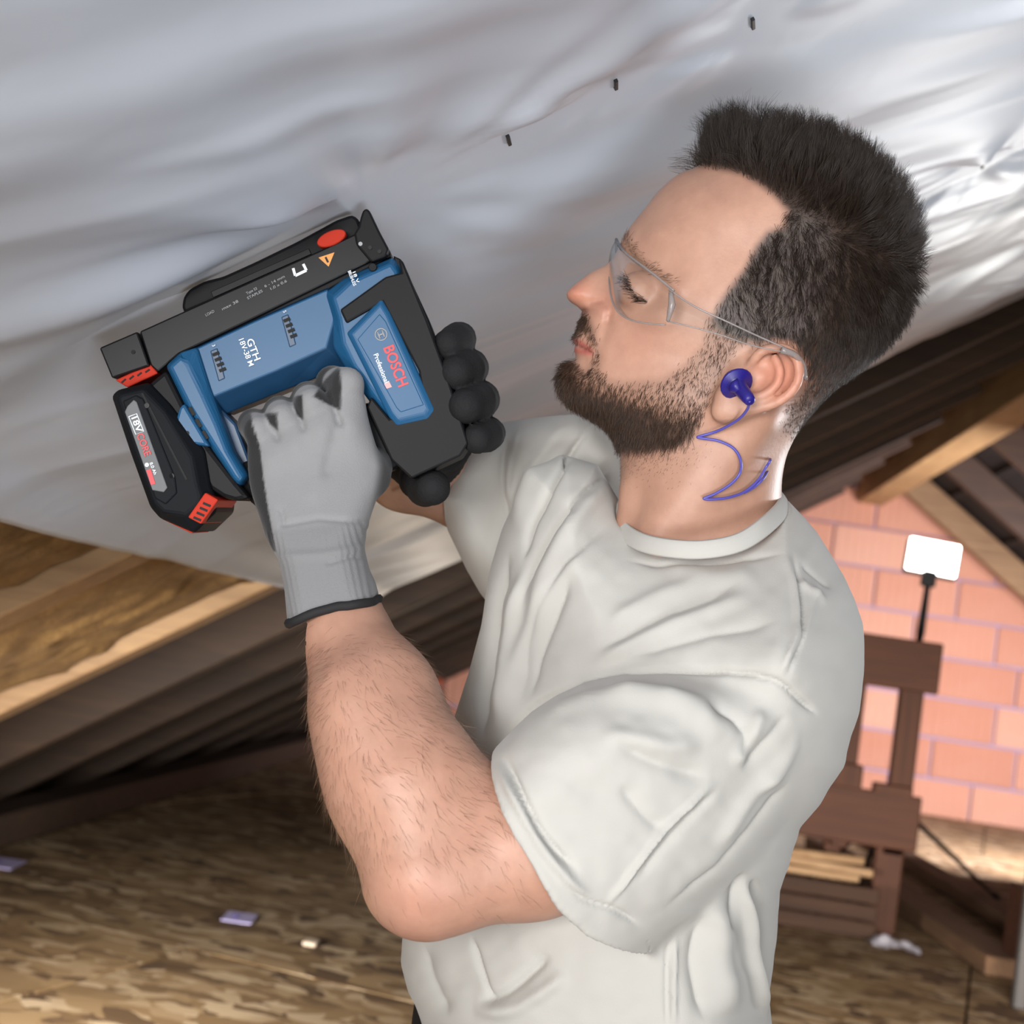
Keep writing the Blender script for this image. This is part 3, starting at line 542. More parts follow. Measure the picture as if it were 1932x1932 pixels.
def cone(p, a, b, ra, rb):
    a, b = np.asarray(a, float), np.asarray(b, float); ab = b-a; t = np.clip((p-a)@ab/ab.dot(ab), 0, 1); return np.linalg.norm(p-a-t[:, None]*ab, axis=1)-(ra+(rb-ra)*t)
def chain(p, pts, rad, k=0.004):
    d = None
    for a, b, ra, rb in zip(pts[:-1], pts[1:], rad[:-1], rad[1:]):
        e = cone(p, a, b, ra, rb); d = e if d is None else (smin(d, e, k) if k else np.minimum(d, e))
    return d
def ell(p, c, r, ax=None):
    q = p-np.asarray(c)
    if ax is not None: q = q@np.asarray(ax, float).T
    r = np.asarray(r, float); k0 = np.linalg.norm(q/r, axis=1); k1 = np.linalg.norm(q/(r*r), axis=1)+1e-9; return k0*(k0-1)/k1
class Grid2:                                                        # bilinear lookup of a picture-plane map
    def __init__(s, x0, y0, st, A): s.x0, s.y0, s.st, s.A = x0, y0, st, A.astype(np.float32)
    def __call__(s, x, y):
        u = np.clip((x-s.x0)/s.st, 0, s.A.shape[0]-1.001); v = np.clip((y-s.y0)/s.st, 0, s.A.shape[1]-1.001); i = u.astype(int); j = v.astype(int); a = u-i; b = v-j; A = s.A
        return A[i, j]*(1-a)*(1-b)+A[i+1, j]*a*(1-b)+A[i, j+1]*(1-a)*b+A[i+1, j+1]*a*b
def poly_sd(poly, x0, y0, x1, y1, st):                              # signed distance (px, + inside) to a closed outline
    P_ = np.asarray(poly, float); X, Y = np.meshgrid(np.arange(x0, x1, st), np.arange(y0, y1, st), indexing='ij'); sh = X.shape; X = X.ravel(); Y = Y.ravel()
    d = np.full(X.shape, 1e9); ins = np.zeros(X.shape, bool)
    for a, b in zip(P_, np.roll(P_, -1, 0)):
        ex, ey = b-a; t = np.clip(((X-a[0])*ex+(Y-a[1])*ey)/(ex*ex+ey*ey+1e-9), 0, 1); d = np.minimum(d, (X-a[0]-t*ex)**2+(Y-a[1]-t*ey)**2)
        c = (a[1] > Y) != (b[1] > Y); ins ^= c & (X < ex*(Y-a[1])/(ey if abs(ey) > 1e-9 else 1e-9)+a[0])
    d = np.sqrt(d); return Grid2(x0, y0, st, np.where(ins, d, -d).reshape(sh))
def rbf(pts, x0, y0, x1, y1, st):                                   # smooth interpolation of (x, y, value)
    q = np.asarray(pts, float); n = len(q); xy = q[:, :2]/100
    def ph(r): return r
    K = ph(np.linalg.norm(xy[:, None]-xy[None], axis=2)); A = np.zeros((n+3, n+3)); A[:n, :n] = K; A[:n, n] = 1; A[:n, n+1:] = xy; A[n, :n] = 1; A[n+1:, :n] = xy.T
    s = np.linalg.solve(A, np.r_[q[:, 2], 0, 0, 0]); X, Y = np.meshgrid(np.arange(x0, x1, st), np.arange(y0, y1, st), indexing='ij'); g = np.stack([X.ravel(), Y.ravel()], 1)/100
    R = ph(np.linalg.norm(g[:, None]-xy[None], axis=2)); Z = (R@s[:n]+s[n]+g@s[n+1:]).reshape(X.shape)
    for _ in range(3):
        Zp = np.pad(Z, 1, mode='edge'); Z = (Zp[1:-1, 1:-1]*4+Zp[:-2, 1:-1]+Zp[2:, 1:-1]+Zp[1:-1, :-2]+Zp[1:-1, 2:])/8
    return Grid2(x0, y0, st, Z)
def to_px(p, D): return CX+p[:, 0]*FPX/D, CY-p[:, 1]*FPX/D          # parallel to the picture plane at distance D
def true_px(p): return CX-p[:, 0]*FPX/p[:, 2], CY+p[:, 1]*FPX/p[:, 2]
def polyline_d(px, py, pts):                                        # distance and parameter along a polyline, px
    q = np.asarray(pts, float); d = np.full(px.shape, 1e9); u = np.zeros(px.shape); sd = np.zeros(px.shape); L = np.r_[0, np.cumsum(np.linalg.norm(np.diff(q, axis=0), axis=1))]
    for i, (a, b) in enumerate(zip(q[:-1], q[1:])):
        e = b-a; l2 = e@e; t = np.clip(((px-a[0])*e[0]+(py-a[1])*e[1])/l2, 0, 1); ox, oy = px-a[0]-t*e[0], py-a[1]-t*e[1]; r = np.hypot(ox, oy); m = r < d
        d = np.where(m, r, d); u = np.where(m, (L[i]+t*(L[i+1]-L[i]))/L[-1], u); sd = np.where(m, np.sign(e[0]*oy-e[1]*ox)*r, sd)
    return d, u, sd
def bell(x, w): return np.exp(-(x/w)**2)
def color_attr(o, rgb, name='tint'):
    a = o.data.color_attributes.new(name, 'FLOAT_COLOR', 'POINT'); a.data.foreach_set('color', np.c_[rgb, np.ones(len(rgb))].astype(np.float32).ravel())
# ---------------------------------------------------------------- t-shirt outlines and depths
DT_ = 1.03
TORSO = [(1172, 958), (1125, 880), (1060, 862), (1000, 895), (952, 1000), (925, 1090), (908, 1180), (884, 1270), (858, 1350), (838, 1450), (805, 1590), (760, 1765), (757, 1810), (768, 1850), (790, 1892), (806, 1945), (800, 2080), (1440, 2080), (1452, 1932), (1442, 1850), (1458, 1750), (1464, 1655), (1484, 1592), (1498, 1540), (1528, 1500), (1572, 1430), (1602, 1330), (1617, 1240), (1612, 1165), (1582, 1080), (1532, 1000), (1480, 942), (1452, 930), (1380, 955), (1300, 970), (1220, 965)]
SB = (700, 700, 1720, 2140, 3); SDT = poly_sd(TORSO, *SB)
TW = rbf([(1300, 1040, 0.105), (1450, 1000, 0.100), (1400, 1200, 0.180), (1200, 1150, 0.120), (1100, 1050, 0.10), (1000, 1000, 0.075), (950, 1200, 0.075), (1050, 1300, 0.125), (1300, 1400, 0.165), (1550, 1250, 0.150), (900, 1500, 0.110), (1100, 1700, 0.160), (800, 1800, 0.110), (1300, 1800, 0.165), (1440, 1700, 0.125), (1100, 2000, 0.165), (820, 2000, 0.12), (1420, 2000, 0.12), (1230, 1010, 0.085)], *SB[:4], 10)
SLV = [(850, 1470), (930, 1408), (962, 1376), (1000, 1342), (1050, 1312), (1100, 1292), (1180, 1275), (1270, 1268), (1360, 1272), (1450, 1284), (1510, 1312), (1545, 1350), (1560, 1400), (1540, 1470), (1500, 1550), (1440, 1620), (1360, 1688), (1290, 1742), (1240, 1778), (1198, 1826), (1120, 1876), (1000, 1800), (900, 1640)]
CUT = [(975, 1000), (912, 1300), (898, 1432), (946, 1515), (1000, 1602), (1050, 1688), (1100, 1748), (1195, 1818), (1290, 1890)]
SDS = poly_sd(SLV, *SB)
SMID = rbf([(930, 1430, 0.862), (1100, 1740, 0.862), (1190, 1800, 0.872), (1200, 1500, 0.880), (1450, 1300, 0.915), (1540, 1400, 0.930), (1300, 1290, 0.905), (1440, 1610, 0.915)], *SB[:4], 10)
STH = rbf([(900, 1450, 0.058), (930, 1430, 0.058), (1000, 1600, 0.064), (1100, 1740, 0.048), (1190, 1795, 0.030), (1150, 1450, 0.066), (1300, 1400, 0.068), (1450, 1350, 0.066), (1540, 1400, 0.045), (1350, 1650, 0.045), (1220, 1600, 0.060)], *SB[:4], 10)
FSL = [(815, 945), (845, 880), (900, 820), (945, 797), (1000, 789), (1050, 784), (1085, 782), (1130, 792), (1180, 850), (1190, 960), (1120, 1080), (1000, 1140), (930, 1150), (905, 1118), (880, 1075), (848, 1008)]
SDF_ = poly_sd(FSL, *SB)
def inflate(p, D, SD, Wm, r, mid=None):
    x, y = to_px(p, D); s = SD(x, y); w_ = np.maximum(Wm(x, y) if not np.isscalar(Wm) else Wm, 0.012); m = mid(x, y) if mid is not None and not np.isscalar(mid) else (mid or D)
    q = np.clip(1-s/r, 0, 5); return (np.sqrt(((p[:, 2]+m)/w_)**2+q*q)-1)*np.minimum(w_, r*D/FPX)*0.85
def sleeve_f(p):
    x, y = to_px(p, 0.885); cut = polyline_d(*to_px(p, 0.832), CUT)[2]*0.832/FPX
    d = inflate(p, 0.885, SDS, STH, 105.0, SMID); cut = cut+0.10*(0.055-SMID(x, y)-p[:, 2])
    return d, cut
def shirt_outer(p):
    t = inflate(p, DT_, SDT, TW, 250.0); s, cut = sleeve_f(p); s = smax(smax(s, cut, 0.003), -smax(s+0.0032, -cut-0.030, 0.002), 0.0015); f = inflate(p, 1.15, SDF_, 0.062, 60.0, 1.155)
    return smin(smin(t, s, 0.006), f, 0.032)
def shirt_solid(p):
    s, cut = sleeve_f(p); return np.minimum(np.minimum(inflate(p, DT_, SDT, TW, 250.0), s), inflate(p, 1.15, SDF_, 0.062, 60.0, 1.155)), cut
# ---------------------------------------------------------------- the man: one continuous skin
DH = 1.0
PROFILE = [(1311, 318), (1284, 328), (1262, 343), (1238, 366), (1218, 392), (1200, 414), (1186, 432), (1176, 448), (1168, 466), (1158, 484), (1145, 499), (1129, 507), (1113, 515), (1097, 527), (1084, 537), (1074, 546),
    (1069, 553), (1070, 562), (1077, 570), (1088, 577), (1097, 585), (1099, 594), (1095, 606), (1091, 620), (1086, 631), (1081, 638), (1081, 645), (1087, 651), (1083, 657), (1083, 664), (1087, 671), (1082, 679), (1068, 688), (1058, 701), (1054, 718), (1058, 738),
    (1070, 756), (1100, 776), (1135, 796), (1170, 812), (1215, 822), (1260, 830), (1320, 840), (1400, 838), (1460, 815), (1500, 788), (1560, 742), (1620, 694), (1668, 642), (1698, 575), (1708, 500), (1697, 435), (1662, 372), (1600, 315), (1530, 278), (1460, 264), (1400, 268), (1350, 288)]
HB = (960, 160, 1800, 1120, 2)
prof = spline_closed(PROFILE, 420); SDH = poly_sd(prof, *HB)
HWID = rbf([(1530, 430, 200), (1480, 300, 165), (1400, 300, 140), (1680, 500, 168), (1600, 350, 170), (1330, 420, 160), (1280, 380, 128), (1370, 500, 172), (1230, 460, 122), (1190, 440, 66), (1216, 556, 112), (1183, 520, 58), (1155, 495, 32), (1115, 528, 30),
    (1082, 550, 31), (1118, 578, 40), (1150, 612, 74), (1180, 590, 96), (1230, 612, 146), (1320, 590, 174), (1210, 690, 124), (1118, 660, 68), (1096, 645, 46), (1095, 612, 46), (1070, 715, 48), (1102, 745, 76), (1190, 775, 114), (1310, 755, 152), (1395, 720, 178), (1530, 650, 186), (1520, 760, 130), (1380, 820, 135),
    (1620, 640, 150), (1270, 700, 142), (1300, 520, 160), (1700, 420, 130), (1000, 900, 60), (1000, 400, 40), (1750, 800, 90), (1450, 560, 190)], HB[0], HB[1], HB[2], HB[3], 6)
HRAD = rbf([(1530, 430, 200), (1450, 280, 170), (1300, 350, 130), (1230, 400, 105), (1190, 440, 60), (1165, 480, 40), (1110, 525, 26), (1075, 553, 22), (1095, 585, 24), (1088, 640, 30), (1085, 675, 36), (1060, 715, 60), (1120, 785, 70), (1220, 820, 70), (1350, 830, 80), (1680, 600, 150), (1700, 430, 170), (1560, 750, 110), (1300, 600, 150)], HB[0], HB[1], HB[2], HB[3], 6)
def face_relief(x, y):                                              # metres added to the half breadth
    b = 0.0030*bell(np.hypot((x-1130)/1.2, y-588), 15)-0.0022*bell(polyline_d(x, y, [(1112, 570), (1140, 566), (1152, 585), (1146, 606)])[0], 5)
    b = b-0.0035*bell(np.hypot((x-1104)/1.6, y-584), 6)
    b = b-0.0016*bell(polyline_d(x, y, [(1150, 604), (1136, 640), (1130, 672)])[0], 10)
    b = b+0.0022*bell(polyline_d(x, y, [(1188, 452), (1210, 488), (1250, 522), (1280, 545)])[0], 16)
    b = b-0.0020*bell(np.hypot(x-1196, (y-520)), 20)-0.0010*bell(np.hypot((x-1235)/1.6, y-560), 14)
    b = b+0.0016*bell(polyline_d(x, y, [(1083, 640), (1100, 646), (1114, 658)])[0], 6)+0.0018*bell(polyline_d(x, y, [(1084, 660), (1098, 664), (1114, 664)])[0], 6)
    b = b-0.0026*bell(polyline_d(x, y, [(1080, 650), (1096, 653), (1117, 664)])[0], 3.2)
    b = b-0.0015*bell(np.hypot(x-1105, y-690), 16)+0.0012*bell(np.hypot(x-1260, y-600), 40)
    return b
EYE = C(1207, 549, 0.965)
e_ax = np.array([(0.805, 0.593, 0.0), (0.593, -0.805, 0.22), (0.0, 0.15, 1.0)]); e_ax[0] /= np.linalg.norm(e_ax[0]); e_ax[1] /= np.linalg.norm(e_ax[1]); e_ax[2] = np.cross(e_ax[0], e_ax[1])
def ez(px, py, z): return C(px, py, 0.935-z)
HELIX = spline([ez(1416, 706, 0.004), ez(1421, 682, 0.008), ez(1440, 661, 0.012), (ez(1474, 656, 0.014)), ez(1499, 671, 0.015), ez(1508, 700, 0.016), ez(1501, 728, 0.016), ez(1478, 752, 0.014), ez(1448, 766, 0.011), ez(1416, 772, 0.009)], 22)
ANTIH = spline([ez(1462, 676, 0.009), ez(1472, 700, 0.012), ez(1465, 726, 0.013), ez(1442, 745, 0.012), ez(1418, 752, 0.010)], 10)
def ear_f(p):
    d = ell(p, ez(1436, 716, 0.003), (0.030, 0.0185, 0.0065), e_ax)
    d = smin(d, chain(p, HELIX, np.full(len(HELIX), 0.0033), 0.0), 0.0035)
    d = smax(d, -ell(p, ez(1424, 716, 0.011), (0.0120, 0.0085, 0.0075), e_ax), 0.003)
    d = smin(d, chain(p, ANTIH, np.full(len(ANTIH), 0.0028), 0.0), 0.003)
    d = smax(d, -chain(p, spline([ez(1446, 674, 0.018), ez(1480, 676, 0.021), ez(1490, 704, 0.022), ez(1482, 732, 0.022), ez(1454, 753, 0.019)], 10), np.full(10, 0.0036), 0.0), 0.003)
    d = smin(d, ell(p, ez(1376, 765, 0.004), (0.0125, 0.0085, 0.0055), e_ax), 0.008)
    d = smin(d, ell(p, ez(1372, 738, 0.004), (0.0075, 0.0050, 0.0045), e_ax), 0.005)
    return d
def head_f(p):
    x, y = to_px(p, DH); z = p[:, 2]+DH; s = SDH(x, y); w = np.maximum(HWID(x, y), 20)/FPX; k_ = 1/(1-0.92*w); r = np.maximum(HRAD(x, y), 18)
    zz = np.maximum(np.abs(z)-face_relief(CX+(x-CX)*k_, CY+(y-CY)*k_)*sstep(0.3, 0.8, np.abs(z)/w), 0); q = np.clip(1-s/r, 0, 6)
    return (np.sqrt((zz/w)**2+q*q)-1)*np.minimum(w, r/FPX)*0.9
# near arm, far arm, neck and trunk
NA = [C(634, 1110, 0.933), C(646, 1185, 0.924), C(706, 1320, 0.890), C(778, 1500, 0.858), C(804, 1640, 0.838)]; NR = [0.0220, 0.0268, 0.0380, 0.0450, 0.0335]
UA = [C(810, 1652, 0.838), C(1000, 1590, 0.855), C(1250, 1500, 0.890), C(1420, 1440, 0.935)]; UR = [0.0335, 0.0430, 0.0450, 0.0440]
FA = [C(1200, 1010, 1.12), C(1060, 905, 1.17), C(900, 905, 1.165), C(768, 882, 1.125)]; FR = [0.045, 0.050, 0.043, 0.033]; FB = [C(768, 882, 1.125), C(800, 850, 1.085), C(832, 812, 1.05)]; FBR = [0.033, 0.031, 0.027]
def arm_f(p):
    d = smin(chain(p, NA, NR, 0.012), chain(p, UA, UR, 0.012), 0.022)
    d = smin(d, ell(p, C(788, 1672, 0.842), (0.024, 0.020, 0.022)), 0.014)
    d = smin(d, ell(p, C(705, 1430, 0.862), (0.030, 0.055, 0.034), [(0.93, 0.33, 0), (-0.33, 0.93, 0), (0, 0, 1)]), 0.02)
    # forearm is a little wider than deep near the wrist
    return d
def trunk_f(p):
    d = cone(p, C(1316, 790, 1.0), C(1306, 1010, 1.01), 0.0535, 0.0510)
    x, y = to_px(p, 1.0)
    d = smin(d, cone(p, C(1430, 700, 1.0), C(1376, 905, 1.0), 0.041, 0.028), 0.02)
    d = smin(d, cone(p, C(1372, 930, 1.01), C(1412, 1020, 1.03), 0.026, 0.032), 0.025)
    d = smin(d, cone(p, C(1425, 790, 0.952), C(1240, 1010, 0.968), 0.010, 0.009), 0.026)     # neck muscle
    d = smin(d, cone(p, C(1196, 930, 0.990), C(1192, 985, 0.992), 0.006, 0.008), 0.016)
    b = smin(cone(p, C(1390, 1130, 0.975), C(1290, 1120, 1.13), 0.040, 0.040), cone(p, C(1300, 1130, 1.035), C(1160, 1900, 1.06), 0.075, 0.100), 0.05)
    return d, b
def far_arm_f(p): return smin(chain(p, FA, FR, 0.01), chain(p, FB, FBR, 0.01), 0.012)
def skin_f(p):
    h = head_f(p); h = smin(h, ear_f(p), 0.004)
    h = smin(h, np.where(p[:, 2] > -1.0, ell(p, EYE, (0.0150, 0.0135, 0.0135)), 1.0), 0.005)
    n, b = trunk_f(p); so, cut = shirt_solid(p); b = smin(b, far_arm_f(p), 0.02); a = arm_f(p); far = (p[:, 0] < C(930, 0, 1.16)[0]) & (p[:, 1] > C(0, 1060, 1.14)[1])
    b = np.where(far, b, smax(b, so+0.006, 0.006)); b = np.minimum(b, cone(p, C(1000, 905, 1.165), C(1300, 1130, 1.06), 0.030, 0.022)); a = np.where(cut < -0.004, smax(a, so+0.006, 0.006), a)
    return smin(smin(smin(h, n, 0.018), b, 0.02), a, 0.02)
import time; _t = time.time()
SV, SQ = surface_net(skin_f, (-0.130, -0.36, -1.235), (0.295, 0.285, -0.77), 0.0019)
SV, SQ = largest(SV, SQ); SV = relax(SV, SQ, 2); SN = vnormals(SV, SQ); print('skin', len(SV), time.time()-_t)
# ---- skin colour: lips, nose, ear, brow roots, cropped hair roots and beard shadow belong to the skin; mouth line, nostril and creases hold painted shade
tx, ty = true_px(SV); front = sstep(-0.2, 0.3, SN[:, 2]); SM = SV.copy(); SM[:, 2] = -1.0+np.abs(SV[:, 2]+1.0); hx, hy = true_px(SM)          # as seen from either side
onhead = (hy < 850) & (hx > 1030)
rgb = np.tile(np.array((0.45, 0.255, 0.180)), (len(SV), 1))
def blend(mask, c):
    global rgb
    rgb = rgb*(1-mask[:, None])+np.array(c)*mask[:, None]
blend(0.55*bell(np.hypot(hx-1085, hy-552), 32)*onhead, (0.55, 0.19, 0.12)); blend(0.35*bell(np.hypot(hx-1140, hy-575), 26)*onhead, (0.52, 0.20, 0.13))
blend(0.25*bell(np.hypot(hx-1200, hy-640), 60)*onhead, (0.54, 0.24, 0.17))
blend(0.55*bell(np.hypot((tx-1475), (ty-712)), 52)*(tx > 1405)*(SV[:, 2] > -0.955)*onhead, (0.62, 0.22, 0.14))
lip = np.maximum(bell(polyline_d(hx, hy, [(1080, 641), (1096, 648), (1114, 661)])[0], 5.5), bell(polyline_d(hx, hy, [(1080, 659), (1096, 663), (1114, 665)])[0], 6.0))
blend(0.95*lip*onhead, (0.46, 0.125, 0.10)); blend(0.8*bell(polyline_d(hx, hy, [(1080, 650), (1096, 653), (1116, 664)])[0], 2.2)*onhead, (0.16, 0.05, 0.04))  # second blend paints the dark of the mouth slit
blend(0.85*bell(np.hypot((hx-1103)/1.4, hy-585), 5.5)*onhead, (0.10, 0.03, 0.02))  # darkness of the nostril painted into the tint
arm_m = sstep(1150, 1250, ty)*(tx < 1060)*1.0
blend(0.35*arm_m*vnoise(tx/26, ty/26, 0.4), (0.58, 0.30, 0.22)); blend(0.22*bell(np.hypot(tx-795, ty-1705), 70), (0.56, 0.25, 0.18))
blend(0.8*bell(polyline_d(tx, ty, [(742, 924), (765, 914), (775, 906)])[0], 4)*(SV[:, 2] < -1.02), (0.16, 0.05, 0.03))  # shade of the far elbow fold painted into the tint
# hair and beard maps in profile coordinates
HAIRLINE = [(1309, 312), (1340, 318), (1400, 332), (1452, 366), (1483, 400), (1478, 424), (1446, 436), (1424, 462), (1402, 505), (1374, 542), (1352, 574), (1340, 604), (1352, 626), (1392, 645), (1432, 652), (1462, 646), (1498, 656), (1518, 684), (1520, 722), (1500, 752), (1482, 780), (1474, 815), (1560, 860), (1800, 760), (1800, 200), (1300, 200)]
BEARD = [(1340, 600), (1400, 640), (1372, 690), (1352, 740), (1322, 792), (1290, 840), (1180, 846), (1060, 800), (1030, 720), (1050, 682), (1074, 672), (1086, 676), (1092, 690), (1104, 700), (1117, 690), (1121, 664), (1112, 640), (1100, 630), (1084, 640), (1078, 630), (1082, 600), (1100, 590), (1114, 606), (1126, 632), (1133, 668), (1136, 700), (1160, 716), (1220, 716), (1268, 704), (1306, 672), (1328, 640)]
SDHAIR = poly_sd(HAIRLINE, *HB); SDBEARD = poly_sd(spline_closed(BEARD, 200), *HB)
hm = sstep(-8, 14, SDHAIR(hx, hy))*onhead*(1-sstep(-0.004, -0.001, -ear_f(SV)))
hm = hm*np.where((hx > 1440) & (hy > 640), 0.5+0.5*sstep(760, 640, hy), 1); blend(0.95*hm, (0.030, 0.019, 0.014))
bm_ = sstep(-10, 12, SDBEARD(hx, hy))*onhead; dens = 0.40+0.5*sstep(10, 46, 60-SDH(*to_px(SV, DH))); blend(0.9*bm_*np.clip(dens, 0, 1), (0.07, 0.040, 0.026))
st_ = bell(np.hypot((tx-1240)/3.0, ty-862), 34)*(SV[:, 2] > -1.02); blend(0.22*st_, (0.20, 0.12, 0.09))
brow = bell(polyline_d(hx, hy, [(1180, 452), (1196, 480), (1222, 504), (1262, 530)])[0], 8); blend(0.45*brow*onhead, (0.17, 0.10, 0.06))
blend(0.9*bell(polyline_d(hx, hy, [(1182, 528), (1190, 546), (1202, 560), (1218, 568)])[0], 2.6)*onhead, (0.10, 0.05, 0.04)); blend(0.35*bell(polyline_d(hx, hy, [(1192, 512), (1214, 528), (1236, 548), (1250, 562)])[0], 3.5)*onhead, (0.36, 0.17, 0.12))  # dark lash line, then lid crease shade painted into the tint
PERSON_LOC = P(1200, 1600, 1.0)
def skin_mat():
    x = M('skin', rough=0.46, Subsurface_Weight=0.10); x.b.inputs['Subsurface Radius'].default_value = (0.009, 0.003, 0.0015); x.b.inputs['Subsurface Scale'].default_value = 0.5
    a = x.n('ShaderNodeAttribute', attribute_name='tint'); v = x.coords(); n = x.noise(v, 55, 6, 0.6); n2 = x.noise(v, 380, 3, 0.6)
    c = x.mix(0.5, a.outputs['Color'], x.mix(1.0, a.outputs['Color'], x.ramp(n, [(0.3, (0.80, 0.72, 0.70)), (0.7, (1.12, 1.10, 1.08))]), 'MULTIPLY')); x.col(c); x.bump(n2, 0.12, 0.0012)
    x.b.inputs['Specular IOR Level'].default_value = 0.38; return x.m
m_skin = skin_mat()
PERSON = mk_np('person', W(SV), SQ, m_skin); color_attr(PERSON, np.clip(rgb, 0, 1))
tag(PERSON, 'bearded man in a pale t-shirt and work gloves looking up at the foil', 'person')
# ---------------------------------------------------------------- work gloves
GL = [(462, 842), (464, 815), (474, 799), (490, 794), (505, 800), (520, 778), (540, 768), (556, 775), (566, 750), (590, 738), (610, 745), (632, 712), (655, 700), (674, 712), (684, 745), (692, 790), (708, 845), (722, 878), (720, 910), (706, 950), (694, 995), (690, 1030), (700, 1070), (712, 1100), (723, 1140), (736, 1200), (742, 1260),
      (640, 1290), (575, 1290), (562, 1220), (553, 1160), (546, 1120), (538, 1080), (526, 1048), (508, 1020), (490, 975), (472, 930), (464, 890)]
HEM = [(440, 1206), (553, 1174), (572, 1168), (604, 1152), (645, 1140), (690, 1134), (724, 1131), (860, 1124)]
GB = (400, 640, 980, 1340, 2); SDG = poly_sd(spline_closed(GL, 220), *GB)
GMID = rbf([(600, 900, 0.950), (560, 1150, 0.926), (710, 1130, 0.926), (620, 1030, 0.938), (480, 820, 0.955), (660, 720, 0.955), (560, 780, 0.953), (700, 880, 0.960), (480, 900, 0.955)], *GB[:4], 6)
GTH = rbf([(600, 900, 0.0175), (640, 1140, 0.0310), (560, 1150, 0.030), (715, 1130, 0.030), (640, 1230, 0.0320), (620, 1010, 0.0265), (500, 850, 0.0125), (540, 800, 0.0115), (650, 760, 0.0125), (590, 780, 0.0125), (690, 880, 0.0165), (480, 800, 0.010)], *GB[:4], 6)
def gknuck(x, y):
    b = 0.0
    for (px, py, a, r) in ((510, 868, 0.0030, 24), (556, 842, 0.0036, 26), (612, 815, 0.0046, 30), (668, 805, 0.0042, 28)): b = b+a*bell(np.hypot(x-px, y-py), r)
    for q in (((512, 800), (524, 828)), ((562, 778), (574, 810)), ((622, 748), (642, 800))): b = b-0.0030*bell(polyline_d(x, y, q)[0], 6.0)
    b = b-0.0020*bell(polyline_d(x, y, ((640, 800), (628, 850), (618, 890)))[0], 13)
    b = b-0.0018*bell(polyline_d(x, y, ((538, 960), (546, 985)))[0], 3.5)
    return b
def hand_f(p):
    x, y = to_px(p, 0.945); s = SDG(x, y); t = np.maximum(GTH(x, y), 0.006); r = 46.0; zz = np.abs(p[:, 2]+GMID(x, y)); up = p[:, 2] > -GMID(x, y)
    zz = np.maximum(zz-np.where(up, gknuck(x, y), 0), 0); q = np.clip(1-s/r, 0, 5); d = (np.sqrt((zz/t)**2+q*q)-1)*np.minimum(t, r*0.945/FPX)*0.9
    for (a, b, c, ra) in (((488, 812, .952), (478, 800, .975), (500, 850, .996), .0100), ((534, 790, .951), (528, 778, .978), (545, 835, 1.0), .0108), ((588, 762, .950), (582, 752, .980), (598, 815, 1.0), .0112), ((655, 724, .953), (628, 722, .975), (640, 790, .995), .0110)):
        d = smin(d, chain(p, [C(*a), C(*b), C(*c)], [ra, ra, ra*0.9], 0.003), 0.003)
    d = smin(d, chain(p, [C(700, 900, 0.965), C(716, 850, 0.992), C(690, 800, 1.012)], [0.0130, 0.0115, 0.0100], 0.004), 0.008)   # thumb behind the grip
    hem = polyline_d(x, y, HEM)[2]*0.945/FPX; inner = np.maximum(chain(p, NA[:3], [r_+0.0006 for r_ in NR[:3]], 0.004), -hem-0.014)
    return smax(smax(d, hem, 0.0015), -inner, 0.001)
GV, GQ = surface_net(hand_f, (-0.205, -0.112, -1.03), (-0.070, 0.105, -0.870), 0.0016); GV, GQ = largest(GV, GQ); GV = relax(GV, GQ, 2)
gx, gy = to_px(GV, 0.945); GN = vnormals(GV, GQ)
rib = sstep(985, 1000, gy+0.12*(gx-600))*sstep(1185, 1150, gy+0.22*(gx-560)); wv = np.sin((gx*0.93-gy*0.25)*0.62)
GV = GV+GN*(rib*wv*0.00030)[:, None]; gtx, gty = true_px(GV)
fold = -0.0013*bell(polyline_d(gtx, gty, ((534, 990), (600, 978), (690, 985)))[0], 5)+0.0012*bell(polyline_d(gtx, gty, ((534, 1050), (610, 1046), (700, 1030)))[0], 8)-0.0012*bell(polyline_d(gtx, gty, ((620, 1062), (660, 1050), (700, 1052)))[0], 4)+0.0011*bell(polyline_d(gtx, gty, ((590, 930), (605, 900), (600, 870)))[0], 16)
GV = GV+GN*(fold*sstep(0.0, 0.4, GN[:, 2]))[:, None]
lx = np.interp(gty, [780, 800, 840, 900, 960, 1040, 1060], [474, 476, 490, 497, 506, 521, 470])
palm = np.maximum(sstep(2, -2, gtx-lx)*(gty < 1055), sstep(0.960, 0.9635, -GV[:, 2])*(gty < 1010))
wedge_and_shade = np.maximum.reduce([sstep(-3, 2, poly_sd(q, 470, 680, 720, 900, 2)(gtx, gty)) for q in ([(499, 780), (522, 780), (524, 812), (510, 800)], [(550, 750), (570, 745), (572, 792), (560, 784)], [(592, 748), (612, 718), (640, 690), (644, 730), (642, 774), (622, 764)])]+[0.92*sstep(704, 728, gtx+0.10*np.abs(gty-880))*(gty > 770)*(gty < 1000)])  # palm seen between fingers; last term paints shade down the right side
palm = np.maximum(palm, wedge_and_shade)  # mask now holds black coating plus the painted side shade
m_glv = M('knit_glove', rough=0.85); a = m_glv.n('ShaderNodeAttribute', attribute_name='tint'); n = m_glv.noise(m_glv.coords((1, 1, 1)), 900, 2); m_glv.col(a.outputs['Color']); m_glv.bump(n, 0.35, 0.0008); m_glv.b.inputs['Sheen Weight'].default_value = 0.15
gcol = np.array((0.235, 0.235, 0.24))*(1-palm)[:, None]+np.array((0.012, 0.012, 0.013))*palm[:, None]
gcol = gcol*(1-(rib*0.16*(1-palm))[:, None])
glove = mk_np('glove', W(GV), GQ, m_glv.m, PERSON); color_attr(glove, gcol); glove['label'] = 'grey knit glove with a black palm on the near hand'
